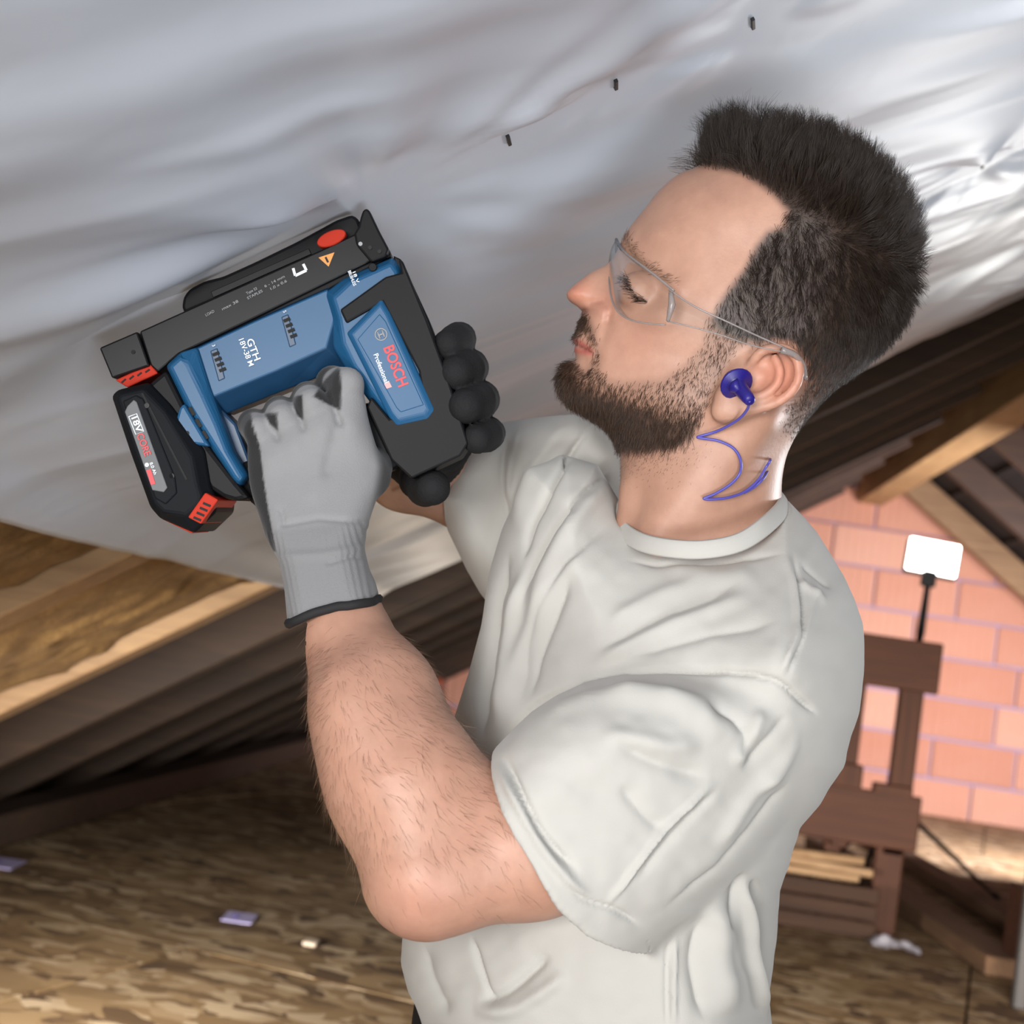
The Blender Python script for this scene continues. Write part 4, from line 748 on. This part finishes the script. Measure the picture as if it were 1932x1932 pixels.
hd = polyline_d(*to_px(GV, 0.945), HEM)[2]*0.945/FPX; ring_ = GV[np.abs(hd) < 0.0022]; hc = ring_.mean(0); an = np.arctan2(ring_[:, 2]-hc[2], ring_[:, 0]-hc[0]); hemp = []
for t in np.linspace(-math.pi, math.pi, 40, endpoint=False):
    m = np.abs((an-t+math.pi) % (2*math.pi)-math.pi) < 0.10; q = ring_[m] if m.any() else hc[None]; r_ = np.hypot(q[:, 0]-hc[0], q[:, 2]-hc[2]); hemp.append(q[r_ > r_.max()-0.0015].mean(0))
hemp = spline_closed(hemp, 80); hemp = np.vstack([hemp, hemp[:1]])
V, F = tube_mesh(W(hemp), 0.0031, 8, False); mk('glove_hem', V, F, M('black_hem', (0.010, 0.010, 0.011), 0.8).m, glove)
# far hand: fingertips round the front of the tool
FT = [((838, 664, 1.035), (866, 640, 1.018), (860, 645, 0.985), (846, 650, 0.972), 0.0117), ((846, 712, 1.035), (886, 694, 1.018), (878, 697, 0.980), (860, 703, 0.966), 0.0130), ((858, 765, 1.035), (906, 754, 1.018), (898, 757, 0.978), (878, 766, 0.963), 0.0133), ((872, 822, 1.035), (922, 818, 1.018), (916, 821, 0.980), (900, 828, 0.967), 0.0113)]
def far_hand_f(p):
    d = ell(p, C(835, 765, 1.045), (0.020, 0.036, 0.014), [(0.95, 0.3, 0), (-0.3, 0.95, 0), (0, 0, 1)])
    for a, b, c, e, r in FT: d = smin(d, chain(p, [C(*a), C(*b), C(*c), C(*e)], [r*0.95, r*1.0, r, r*0.90], 0.003), 0.0012)
    d = smin(d, chain(p, [C(800, 850, 1.045), C(790, 905, 1.025), C(802, 920, 1.0), C(816, 920, 0.975)], [0.014, 0.0135, 0.0125, 0.0122], 0.004), 0.004)
    return smin(d, cone(p, C(820, 820, 1.055), C(800, 846, 1.08), 0.030, 0.0335), 0.012)
FV2, FQ2 = surface_net(far_hand_f, (-0.110, -0.020, -1.12), (0.02, 0.15, -0.93), 0.0017); FV2, FQ2 = largest(FV2, FQ2); FN2 = vnormals(FV2, FQ2)
FV2 = FV2+FN2*(0.0005*(vnoise(FV2[:, 0]*420+20, FV2[:, 1]*420+20, FV2[:, 2]*420+99)-0.5))[:, None]
m_coat = M('black_glove_coating', (0.012, 0.012, 0.013), 0.8, Specular_IOR_Level=0.25); m_coat.bump(m_coat.noise(m_coat.coords(), 700, 3), 0.5, 0.001)
g2 = mk_np('glove', W(FV2), FQ2, m_coat.m, PERSON); g2['label'] = 'black coated fingertips of the far glove'
# ---------------------------------------------------------------- t-shirt
NECKP = [C(1320, 850, 1.0), C(1322, 965, 1.005), C(1320, 1060, 1.01)]
def shirt_f(p):
    d = shirt_outer(p)
    arm = chain(p, [NA[2], NA[3], NA[4], UA[1]], [0.042, 0.048, 0.037, 0.046], 0.01); d = smax(d, -arm, 0.003)
    d = smax(d, -chain(p, [FA[3], FA[2], FA[2]*0.7+FA[1]*0.3], [0.0345, 0.0440, 0.0445], 0.01), 0.004)
    neck = smin(cone(p, C(1345, 760, 1.0), C(1324, 955, 1.0), 0.055, 0.0570), ell(p, C(1322, 955, 1.0), (0.0580, 0.0215, 0.0640), [(0.985, 0.17, 0), (-0.17, 0.985, 0), (0, 0, 1)]), 0.01)
    return smax(d, -neck, 0.004)
_t = time.time()
TV, TQ = surface_net(shirt_f, (-0.112, -0.455, -1.29), (0.275, 0.105, -0.75), 0.0018); TV, TQ = largest(TV, TQ); TV = relax(TV, TQ, 2); print('shirt', len(TV), time.time()-_t)
# folds: ridge (+) and valley (-) lines pressed into the cloth along its normal
TN = vnormals(TV, TQ); kx, ky = true_px(TV); fc = sstep(0.0, 0.35, TN[:, 2]); slv = sstep(0.004, 0.0, inflate(TV, 0.885, SDS, STH, 105.0, SMID)); D_ = np.zeros(len(TV))
def fold(pts, amp, w_, on=None, asym=0.0, taper=0.25):
    global D_
    d, u, sd = polyline_d(kx, ky, spline(pts, 24)); k = (np.exp(-(d/(1.0*w_))**1.3) if amp < 0 else bell(d, w_))*sstep(0, taper, u+0.02)*sstep(1.0, 1-taper, u-0.02)
    if asym: k = k-asym*bell(sd-2.0*w_, w_*1.3)*sstep(0, taper, u)*sstep(1, 1-taper, u)
    D_ = D_+1.2*amp*k*(fc if on is None else fc*on)
OFF = 1-slv
for args in (([(1090, 790), (1030, 850), (990, 920), (970, 1000)], 0.004, 16), ([(1115, 800), (1060, 880), (1005, 980), (985, 1060)], -0.006, 6), ([(1168, 880), (1080, 950), (1010, 1060), (985, 1160)], -0.0045, 7), ([(1160, 900), (1100, 960), (1040, 1060), (1000, 1180)], 0.005, 18),
             ([(1150, 980), (1060, 1080), (1000, 1200), (985, 1330)], -0.0035, 9), ([(1130, 1000), (1030, 1130), (975, 1260), (960, 1380)], 0.0045, 15), ([(960, 1040), (935, 1150), (915, 1280), (910, 1400)], -0.006, 9), ([(1000, 1060), (965, 1180), (950, 1300), (940, 1390)], 0.0055, 14), ([(1080, 1080), (1020, 1220), (1000, 1320)], -0.004, 10),
             ([(1120, 1230), (1250, 1160), (1400, 1100)], -0.0028, 10), ([(1110, 1260), (1240, 1190), (1420, 1120)], 0.0034, 14), ([(1140, 1180), (1230, 1130), (1330, 1095)], 0.0025, 14), ([(1180, 1240), (1330, 1200), (1470, 1170)], -0.0025, 12), ([(1240, 1060), (1350, 1090), (1440, 1085)], 0.003, 22), ([(1180, 1060), (1280, 1068), (1480, 1045)], -0.0022, 5),
             ([(955, 820), (948, 900), (960, 990)], -0.004, 7), ([(985, 800), (962, 880), (955, 960)], 0.003, 9),
             ([(1482, 1040), (1500, 1120), (1500, 1200), (1470, 1280)], 0.0026, 6), ([(1495, 1040), (1512, 1120), (1512, 1200), (1484, 1284)], -0.0022, 4), ([(1510, 1060), (1545, 1090), (1570, 1110)], -0.002, 6), ([(1505, 1090), (1540, 1125), (1560, 1140)], 0.002, 7), ([(1500, 1230), (1530, 1160), (1540, 1090)], 0.002, 8),
             ([(890, 1765), (915, 1850), (930, 1900)], -0.003, 5), ([(900, 1890), (960, 1870), (1040, 1800)], -0.0045, 10), ([(890, 1910), (980, 1900), (1080, 1830)], 0.004, 15), ([(1262, 1770), (1258, 1860), (1260, 1940)], -0.0028, 3.5), ([(1276, 1765), (1272, 1860), (1272, 1940)], 0.0024, 5),
             ([(1330, 1720), (1310, 1820), (1330, 1930)], -0.005, 16), ([(1355, 1690), (1360, 1800), (1375, 1920)], 0.006, 22), ([(1405, 1650), (1412, 1740), (1430, 1860), (1445, 1930)], 0.006, 8), ([(1420, 1655), (1430, 1740), (1440, 1830)], -0.008, 8), ([(1400, 1640), (1385, 1700), (1372, 1760)], -0.004, 10), ([(800, 1780), (815, 1850), (850, 1920)], -0.003, 12)):
    fold(*args, on=OFF)
for args in (([(946, 1420), (985, 1500), (1030, 1580), (1095, 1648)], -0.0060, 5.5), ([(932, 1430), (972, 1510), (1018, 1592), (1080, 1668), (1120, 1700)], 0.0040, 10), ([(1060, 1665), (1110, 1700), (1160, 1716), (1215, 1750)], -0.0032, 4), ([(1010, 1346), (1050, 1318), (1112, 1294)], -0.0055, 4.5), ([(1000, 1370), (1060, 1330), (1150, 1312), (1330, 1330)], 0.0034, 16),
             ([(1130, 1300), (1250, 1318), (1330, 1350), (1372, 1392)], 0.0042, 22), ([(1330, 1325), (1390, 1350), (1412, 1392), (1396, 1430)], -0.005, 14), ([(1440, 1330), (1420, 1390), (1385, 1450)], 0.003, 14), ([(1160, 1400), (1240, 1440), (1340, 1470)], -0.0036, 16), ([(1130, 1380), (1250, 1405), (1330, 1410)], 0.003, 18), ([(1345, 1475), (1260, 1560), (1180, 1660), (1140, 1712)], 0.0030, 5), ([(1360, 1480), (1275, 1572), (1196, 1668)], -0.0022, 6),
             ([(1500, 1460), (1430, 1550), (1350, 1640), (1250, 1720)], -0.003, 8), ([(1480, 1440), (1420, 1500), (1350, 1600)], 0.0032, 14), ([(1500, 1330), (1450, 1400), (1400, 1460)], -0.003, 12), ([(1530, 1360), (1480, 1440), (1430, 1500)], 0.003, 12), ([(1450, 1290), (1510, 1315), (1545, 1365)], -0.003, 5), ([(1170, 1480), (1220, 1540), (1260, 1570)], -0.003, 14)):
    fold(*args, on=slv)
fold([(948, 1408), (1000, 1338), (1050, 1308), (1110, 1288), (1200, 1270), (1300, 1264), (1450, 1280), (1540, 1345)], -0.0040, 5, taper=0.05)
D_ = D_+fc*(0.0030*(vnoise(kx/95, ky/60, 3.1)-0.5)+0.0012*(vnoise(kx/28, ky/24, 7.7)-0.5))
TV = TV+TN*D_[:, None]
m_sh = M('cotton_jersey', (0.47, 0.455, 0.42), 0.95); m_sh.b.inputs['Sheen Weight'].default_value = 0.12; nz = m_sh.noise(m_sh.coords((1, 1, 1)), 1100, 2); m_sh.bump(nz, 0.18, 0.0006)
shirt = mk_np('t_shirt', W(TV), TQ, m_sh.m, PERSON); shirt['label'] = 'pale stone coloured cotton t-shirt with rolled sleeve'
col_p = spline_closed([C(1163, 952, 1.020), C(1176, 990, 0.985), C(1210, 1014, 0.952), C(1265, 1026, 0.933), C(1330, 1028, 0.927), C(1395, 1014, 0.932), C(1445, 980, 0.950), C(1474, 948, 0.990), C(1468, 928, 1.040), C(1420, 930, 1.075), C(1330, 945, 1.085), C(1230, 950, 1.080), C(1180, 945, 1.055)], 90)
cc = col_p.mean(0); Vc = []; Fc = []; nC = 10
for i, p in enumerate(col_p):
    t = col_p[(i+1) % 90]-col_p[i-1]; t /= np.linalg.norm(t); out = p-cc; out -= t*out.dot(t); out /= np.linalg.norm(out); up = np.cross(t, out); up = up if up[1] > 0 else -up
    up = up*0.80+out*-0.35; up /= np.linalg.norm(up); o2 = np.cross(t, up); o2 = o2 if o2.dot(out) > 0 else -o2
    for j in range(nC): a = 2*math.pi*j/nC; Vc.append(p+up*(0.0062*math.cos(a)-0.003)+o2*0.0015*math.sin(a))
Fc = [(i*nC+j, i*nC+(j+1) % nC, ((i+1) % 90)*nC+(j+1) % nC, ((i+1) % 90)*nC+j) for i in range(90) for j in range(nC)]
mk('collar', W(np.array(Vc)), Fc, m_sh.m, shirt)
# trousers: kneeling, sitting back on the heels (mostly below the frame)
m_tr = M('black_work_trousers', (0.012, 0.012, 0.014), 0.85, Specular_IOR_Level=0.2)
WA, WB = W(C(1078, 1950, 1.055)), W(C(1120, 2330, 1.06))
def trouser_f(p):
    d = None
    for sy in (-1, 1):
        h = WB+np.array((0.0, sy*0.08, -0.02)); k = np.array((WB[0]-0.30, WB[1]+sy*0.12, 0.095)); a = np.array((WB[0]+0.10, WB[1]+sy*0.10, 0.058))
        e = smin(cone(p, h, k, 0.088, 0.066), cone(p, k+(0.02, 0, -0.035), a, 0.060, 0.050), 0.03); d = e if d is None else smin(d, e, 0.02)
    return smin(d, cone(p, WA, WB, 0.118, 0.122), 0.04)
KV, KQ = surface_net(trouser_f, WB+np.array((-0.46, -0.34, -0.35)), WB+np.array((0.28, 0.34, 0.42)), 0.009); KV[:, 2] = np.maximum(KV[:, 2], 0.002); mk_np('trousers', KV, KQ, m_tr.m, PERSON)['label'] = 'black work trousers'
m_boot = M('boot_leather', (0.03, 0.022, 0.016), 0.6).m
WX = np.array((WB[0], WB[1], 0.0))
for sy in (-1, 1):
    def boot_f(p, sy=sy): return smin(cone(p, WX+np.array((0.14, sy*0.10, 0.058)), WX+np.array((0.24, sy*0.10, 0.085)), 0.046, 0.044), cone(p, WX+np.array((0.24, sy*0.10, 0.085)), WX+np.array((0.275, sy*0.10, 0.030)), 0.042, 0.026), 0.03)
    BV, BQ = surface_net(boot_f, WX+np.array((0.05, -0.2, -0.01)), WX+np.array((0.34, 0.2, 0.16)), 0.008); BV[:, 2] = np.maximum(BV[:, 2], 0.002); mk_np('boot', BV, BQ, m_boot, PERSON)
# ---------------------------------------------------------------- hair, beard, lashes, arm hair: real strands
def hair_mat(name, col, rough=0.42):
    x = M(name, col, rough, Specular_IOR_Level=0.36); hi = x.n('ShaderNodeHairInfo'); x.col(x.ramp(hi.outputs['Random'], [(0.0, tuple(c*0.55 for c in col)), (0.75, col), (1.0, tuple(c*1.9 for c in col))])); return x.m
def strands(name, pts, rad, m, parent):                             # pts (N, k, 3) camera space, rad (k,)
    N, k, _ = pts.shape; cu = bpy.data.hair_curves.new(name); cu.add_curves([k]*N)
    cu.points.foreach_set('position', (W(pts.reshape(-1, 3))-origin(parent)).astype(np.float32).ravel()); cu.points.foreach_set('radius', np.tile(np.asarray(rad, np.float32), N)); cu.materials.append(m)
    return link(name, cu, parent)
def roots(weight, N):
    w_ = np.clip(weight, 0, None); w_ = w_/w_.sum(); i = rng.choice(len(SV), N, p=w_); j = rng.choice(len(SV), 1)
    jit = rng.normal(0, 0.0009, (N, 3)); n = SN[i]; jit -= n*(jit*n).sum(1, keepdims=True); return SV[i]+jit-n*0.0006, n, hx[i]+jit[:, 0]*FPX, hy[i]-jit[:, 1]*FPX
def clump(H, n, c, pw=1.3):
    g = rng.choice(len(H), n, replace=False); idx = np.empty(len(H), int)
    for s in range(0, len(H), 4000): idx[s:s+4000] = g[((H[s:s+4000, 0][:, None]-H[g, 0][None])**2).sum(2).argmin(1)]
    f = (np.linspace(0, 1, H.shape[1])**pw)[None, :, None]*c*rng.uniform(0.5, 1.0, (len(H), 1, 1)); return H*(1-f)+(H[idx]+(H[:, :1]-H[idx][:, :1])*0.25)*f
def grow(R, N, T, L, lift, bend, k=5, jit=0.18):                    # strands leaving along lift*normal + tangent, bending towards the tangent
    T = T-N*(T*N).sum(1, keepdims=True); T /= np.linalg.norm(T, axis=1, keepdims=True)+1e-9; J = rng.normal(0, jit, T.shape); out = []
    p = R.copy()
    for s in range(k):
        out.append(p.copy()); f = s/(k-1); d = N*(lift*(1-bend*f))[:, None]+T*(1-lift*(1-bend*f)*0.7)[:, None]+J; d /= np.linalg.norm(d, axis=1, keepdims=True); p = p+d*(L/(k-1))[:, None]
    return np.stack(out, 1)
UPH = np.array((0.45, 0.89, 0.0)); BACK = np.array((0.89, -0.45, 0.0))
side = np.where(SV[:, 2] > -1.02, 1.0, 0.40)
edge_n = 16*(vnoise(hx/13, hy/13, 2.2)-0.5)
wh = sstep(-6, 20, SDHAIR(hx, hy)+edge_n)*onhead*side*(1-sstep(-0.0035, -0.001, -ear_f(SV)))
fadeburn = np.where((hx < 1420) & (hy > 500), 0.75, 1.0); wh = wh*fadeburn
R, Nn, rx_, ry_ = roots(wh, 36000)
hu = (rx_-1400)*0.45-(ry_-550)*0.89; hb = (rx_-1400)*0.89+(ry_-550)*0.45
L = np.interp(hu, [-190, -80, 20, 120, 200, 270], [0.003, 0.0055, 0.010, 0.0165, 0.021, 0.026]); frt = sstep(-60, -190, hb)*sstep(170, 225, hu); L = L*(1+0.75*frt)*rng.uniform(0.65, 1.15, len(L))
top = sstep(130, 230, hu); cl1 = vnoise(rx_/16, ry_/16, R[:, 2]*120+60)-0.5; cl2 = vnoise(rx_/16+31, ry_/16+7, R[:, 2]*120+60)-0.5
tdir = (-UPH)[None]*(1-top)[:, None]*0.9+BACK[None]*(0.35*(1-top)+0.05-1.0*frt*0.5-0.25*top)[:, None]+UPH[None]*(0.75*top*sstep(0.0, 0.25, 1-np.abs(Nn[:, 1])))[:, None]+UPH[None]*(0.7*frt)[:, None]
tdir = tdir+BACK[None]*(1.3*cl1)[:, None]+UPH[None]*(0.9*cl2)[:, None]+rng.normal(0, 0.12, tdir.shape)
lift = np.interp(hu, [-190, -60, 60, 180, 260], [0.35, 0.42, 0.55, 0.85, 0.95])
H = grow(R, Nn, tdir, L, lift, 0.45, 5, 0.12); H = clump(H, 2600, (0.25+0.62*sstep(0.008, 0.019, L))[:, None, None])
hair = strands('hair', H, [0.00009, 0.00009, 0.00008, 0.00006, 0.00002], hair_mat('dark_brown_hair', (0.024, 0.015, 0.010)), PERSON); hair['kind'] = 'stuff'; hair['label'] = 'short spiky dark brown hair'
wb = sstep(-6, 16, SDBEARD(hx, hy)+edge_n)*onhead*side*(0.35+0.65*sstep(80, 20, SDH(*to_px(SV, DH))))*(1-sstep(-0.004, -0.001, -ear_f(SV)))
R, Nn, rx_, ry_ = roots(wb, 17000); sdp = SDH(*to_px(R, DH)); mst = ((ry_ < 672) & (rx_ < 1135))
L = np.interp(sdp, [0, 30, 90, 140], [0.0085, 0.0070, 0.0050, 0.0040])*rng.uniform(0.6, 1.15, len(R)); L = np.where(mst, 0.0048, L); L = np.where((rx_ > 1325) & (ry_ < 700), 0.0045, L)
td = (-UPH)[None]*1.0+BACK[None]*(0.25+0.5*(vnoise(rx_/14, ry_/14, 5.5)-0.5))[:, None]; td = np.where(mst[:, None], -UPH*0.9+BACK*0.5, td)
B = grow(R, Nn, td, L, np.full(len(R), 0.50), 0.5, 4, 0.16); B = clump(B, 5000, 0.5)
brd = strands('beard', B, [0.00008, 0.00008, 0.00007, 0.00003], hair_mat('beard_hair', (0.050, 0.027, 0.016)), PERSON); brd['kind'] = 'stuff'; brd['label'] = 'trimmed brown beard and moustache'
wn = bell(np.hypot((tx-1235)/2.6, ty-858), 30)*(SV[:, 2] > -1.03)*((hy > 815)); R, Nn, rx_, ry_ = roots(wn, 900)
NBm = grow(R, Nn, np.tile(-UPH, (len(R), 1)), rng.uniform(0.001, 0.003, len(R)), np.full(len(R), 0.5), 0.3, 3, 0.2); nb_ = strands('neck_stubble', NBm, [0.00006, 0.00005, 0.00002], bpy.data.materials['beard_hair'], PERSON); nb_['kind'] = 'stuff'
wbr = brow*onhead*side; R, Nn, rx_, ry_ = roots(wbr, 420); E_ = grow(R, Nn, np.tile(BACK*0.9+UPH*0.25, (len(R), 1)), rng.uniform(0.004, 0.007, len(R)), np.full(len(R), 0.3), 0.5, 4, 0.12)
eb = strands('eyebrow', E_, [0.00007, 0.00007, 0.00005, 0.00002], hair_mat('brow_hair', (0.10, 0.055, 0.03)), PERSON); eb['kind'] = 'stuff'
wl_ = bell(polyline_d(hx, hy, [(1184, 528), (1192, 546), (1204, 561), (1218, 568)])[0], 3.0)*onhead*(SV[:, 2] > -0.985); R, Nn, rx_, ry_ = roots(wl_, 130)
E_ = grow(R, Nn, np.tile(np.array((-0.95, 0.18, 0.1)), (len(R), 1))+rng.normal(0, 0.25, (len(R), 3)), rng.uniform(0.005, 0.009, len(R)), np.full(len(R), 0.55), 0.2, 4, 0.10)
ls = strands('eyelashes', E_, [0.00013, 0.00012, 0.00009, 0.00004], hair_mat('lash_hair', (0.02, 0.013, 0.01)), PERSON); ls['kind'] = 'stuff'
wa = sstep(1165, 1230, ty)*sstep(1760, 1500, ty)*(tx < 1000)*(SV[:, 2] > -1.0)*(0.3+0.7*vnoise(tx/30, ty/30, 4.1)); R, Nn, rx_, ry_ = roots(wa, 3000)
wv_ = vnoise(R[:, 0]*60+30, R[:, 1]*60+30, 1.0)-0.5; td = np.stack([np.full(len(R), 0.55)+wv_, np.full(len(R), -0.75)+0.6*wv_, np.zeros(len(R))], 1); td = np.where((R[:, 0] < C(640, 0, 0.87)[0])[:, None], td*np.array((-0.7, 1, 1)), td)
A_ = grow(R, Nn, td, rng.uniform(0.006, 0.014, len(R)), np.full(len(R), 0.28), 0.4, 5, 0.16)
ah = strands('arm_hair', A_, [0.00005, 0.00005, 0.00004, 0.00003, 0.00001], hair_mat('forearm_hair', (0.16, 0.085, 0.05)), PERSON); ah['kind'] = 'stuff'
# ---------------------------------------------------------------- safety glasses
m_lens = bpy.data.materials.new('clear_lens'); m_lens.use_nodes = True; nt = m_lens.node_tree; nt.nodes.clear()
o_ = nt.nodes.new('ShaderNodeOutputMaterial'); mx = nt.nodes.new('ShaderNodeMixShader'); tr = nt.nodes.new('ShaderNodeBsdfTransparent'); gs = nt.nodes.new('ShaderNodeBsdfGlossy'); lw = nt.nodes.new('ShaderNodeFresnel')
tr.inputs[0].default_value = (0.95, 0.96, 0.96, 1); gs.inputs['Roughness'].default_value = 0.04; lw.inputs[0].default_value = 1.15
ml_ = nt.nodes.new('ShaderNodeMath'); ml_.operation = 'MULTIPLY'; ml_.inputs[1].default_value = 0.4; nt.links.new(lw.outputs[0], ml_.inputs[0]); nt.links.new(ml_.outputs[0], mx.inputs[0]); nt.links.new(tr.outputs[0], mx.inputs[1]); nt.links.new(gs.outputs[0], mx.inputs[2]); nt.links.new(mx.outputs[0], o_.inputs[0])
m_rim = M('clear_rim', (0.30, 0.27, 0.26), 0.15, Alpha=0.62).m; m_drim = M('lens_top_rim', (0.10, 0.10, 0.11), 0.15).m
GLS = empty('safety_glasses', P(1240, 545, 0.95)); tag(GLS, 'clear wraparound safety glasses worn by the man', 'glasses')
topE = [(1163, 452, 0.998), (1170, 466, 0.982), (1186, 482, 0.962), (1214, 503, 0.944), (1244, 526, 0.932), (1272, 549, 0.924)]
botE = [(1150, 500, 0.998), (1149, 528, 0.984), (1154, 566, 0.965), (1172, 594, 0.948), (1206, 608, 0.934), (1255, 613, 0.924)]
tE = spline([C(*p) for p in topE], 25); bE = spline([C(*p) for p in botE], 25)
def mirz(p): q = np.array(p, float).copy(); q[..., 2] = -1.996-q[..., 2]; return q
def lens(te, be):
    v = np.linspace(0, 1, 9)[None, :, None]; G = te[:, None]*(1-v)+be[:, None]*v; out = np.array((-0.55, 0.15, 0.5 if te[-1][2] > -0.99 else -0.5)); G = G+out*(0.0035*4*v*(1-v)); nu, nv = G.shape[:2]; Vt = G.reshape(-1, 3); i = np.arange(nu*nv).reshape(nu, nv)
    F = np.stack([i[:-1, :-1], i[1:, :-1], i[1:, 1:], i[:-1, 1:]], -1).reshape(-1, 4); ed = np.concatenate([i[0, :], i[1:, -1], i[-1, -2::-1], i[-2:0:-1, 0]]); e2 = np.roll(ed, -1); n = len(Vt); nn = out/np.linalg.norm(out)
    return np.vstack([Vt, Vt-nn*0.0012]), np.vstack([F, F[:, ::-1]+n, np.stack([ed, e2, e2+n, ed+n], -1)]), G
for k, (a, b) in enumerate(((tE, bE), (mirz(tE), mirz(bE)))):
    Vt, F, G = lens(a, b); ln = mk('lens', W(Vt), F, m_lens, GLS)
    V, F = tube_mesh(W(a), 0.00085, 8); mk('lens_top_edge', V, F, m_drim if k else m_rim, ln)
    V, F = tube_mesh(W(b), 0.00055, 8); mk('lens_lower_edge', V, F, m_rim, ln)
V, F = tube_mesh(W(np.array([mirz(tE)[8], mirz(tE)[3], (tE[0]+mirz(tE[0]))/2, tE[3], tE[6]])), 0.0012, 8); mk('brow_bar', V, F, m_drim, GLS)
tu = [(1262, 546, 0.922), (1310, 578, 0.916), (1370, 606, 0.912), (1430, 634, 0.910), (1480, 656, 0.911)]; tl_ = [(1258, 606, 0.922), (1310, 618, 0.917), (1360, 632, 0.913), (1420, 652, 0.911), (1478, 664, 0.912)]
for k in (0, 1):
    f_ = mirz if k else (lambda q: q); a = f_(spline([C(*p) for p in tu], 20)); b = f_(spline([C(*p) for p in tl_], 20)); n = len(a); oz = np.array((0, 0, 0.0014))
    Vt = np.vstack([a, b, a-oz, b-oz]); F = []
    for i in range(n-1): F += [(i, i+1, n+i+1, n+i), (2*n+i, 3*n+i, 3*n+i+1, 2*n+i+1), (i, 2*n+i, 2*n+i+1, i+1), (n+i, n+i+1, 3*n+i+1, 3*n+i)]
    F += [(0, n, 3*n, 2*n), (n-1, 3*n-1, 4*n-1, 2*n-1)]
    arm = mk('temple_arm', W(Vt), F, m_lens, GLS)
    V, F = tube_mesh(W(a), 0.0006, 8); mk('arm_edge', V, F, m_rim, arm); V, F = tube_mesh(W(b), 0.00045, 8); mk('arm_edge', V, F, m_rim, arm)
    ti = f_(spline([C(1474, 660, 0.912), C(1500, 670, 0.915), C(1516, 690, 0.922), C(1520, 716, 0.928)], 12)); V, F = tube_mesh(W(ti), np.linspace(0.0024, 0.0014, 12), 8); mk('arm_tip', V, F, m_rim, arm)
    hg = f_(np.array([C(1266, 552, 0.921), C(1268, 575, 0.920), C(1260, 606, 0.921)])); V, F = tube_mesh(W(hg), [0.0016, 0.0024, 0.0012], 8); mk('hinge', V, F, m_rim, arm)
# ---------------------------------------------------------------- ear plug on its cord
m_plug = M('blue_plug', (0.016, 0.010, 0.17), 0.4).m; m_cord = M('blue_cord', (0.085, 0.075, 0.36), 0.4).m
def skin_depth(px, py):
    m = (np.abs(tx-px) < 7) & (np.abs(ty-py) < 7) & (SN[:, 2] > 0.05); return -SV[m][:, 2].max() if m.any() else 0.96
PLUG = empty('ear_plug', P(1398, 732, 0.915)); tag(PLUG, 'dark blue ear plug in the man\'s ear with a thin cord over the neck', 'ear plug')
pa, pb = C(1388, 722, 0.922), C(1416, 757, 0.903); ax_ = pb-pa
prof_ = [(-0.30, 0.0035), (-0.2, 0.0072), (0.0, 0.0105), (0.06, 0.0112), (0.10, 0.0105), (0.14, 0.0062), (0.25, 0.0050), (0.55, 0.0046), (0.80, 0.0042), (0.97, 0.0036), (1.0, 0.0024)]
V, F = tube_mesh(W(np.array([pa+ax_*t for t, _ in prof_])), [r for _, r in prof_], 20); mk('plug_body', V, F, m_plug, PLUG)
V, F = tube_mesh(W(np.array([C(1376, 737, 0.915), C(1384, 731, 0.914), C(1395, 728, 0.913)])), [0.0012, 0.0040, 0.0052], 10); mk('plug_flange', V, F, m_plug, PLUG)
cpx = [(1414, 756), (1410, 772), (1392, 792), (1356, 812), (1324, 822), (1316, 825), (1326, 827), (1356, 832), (1384, 846), (1397, 868), (1396, 892), (1380, 912), (1352, 930), (1331, 939), (1329, 941), (1342, 942), (1372, 939), (1404, 928), (1430, 906), (1446, 880), (1454, 868)]
cp = [C(1414, 756, 0.903)]+[C(x, y, (0.912 if k == 0 else min(skin_depth(x, y), 0.985)-0.0035)) for k, (x, y) in enumerate(cpx[1:])]; cp += [C(1452, 862, 1.02)]
cs = spline(cp, 160)
for _ in range(3): cs[1:-1, 2] = (cs[:-2, 2]+cs[1:-1, 2]*2+cs[2:, 2])/4
V, F = tube_mesh(W(cs), 0.00095, 8); mk('cord', V, F, m_cord, PLUG)
cp2 = spline([C(1404, 930, skin_depth(1404, 930)-0.003), C(1424, 918, skin_depth(1424, 918)-0.003), C(1442, 900, skin_depth(1440, 900)-0.003), C(1452, 878, 0.985), C(1452, 862, 1.02)], 40); V, F = tube_mesh(W(cp2), 0.00095, 8); mk('cord', V, F, m_cord, PLUG)
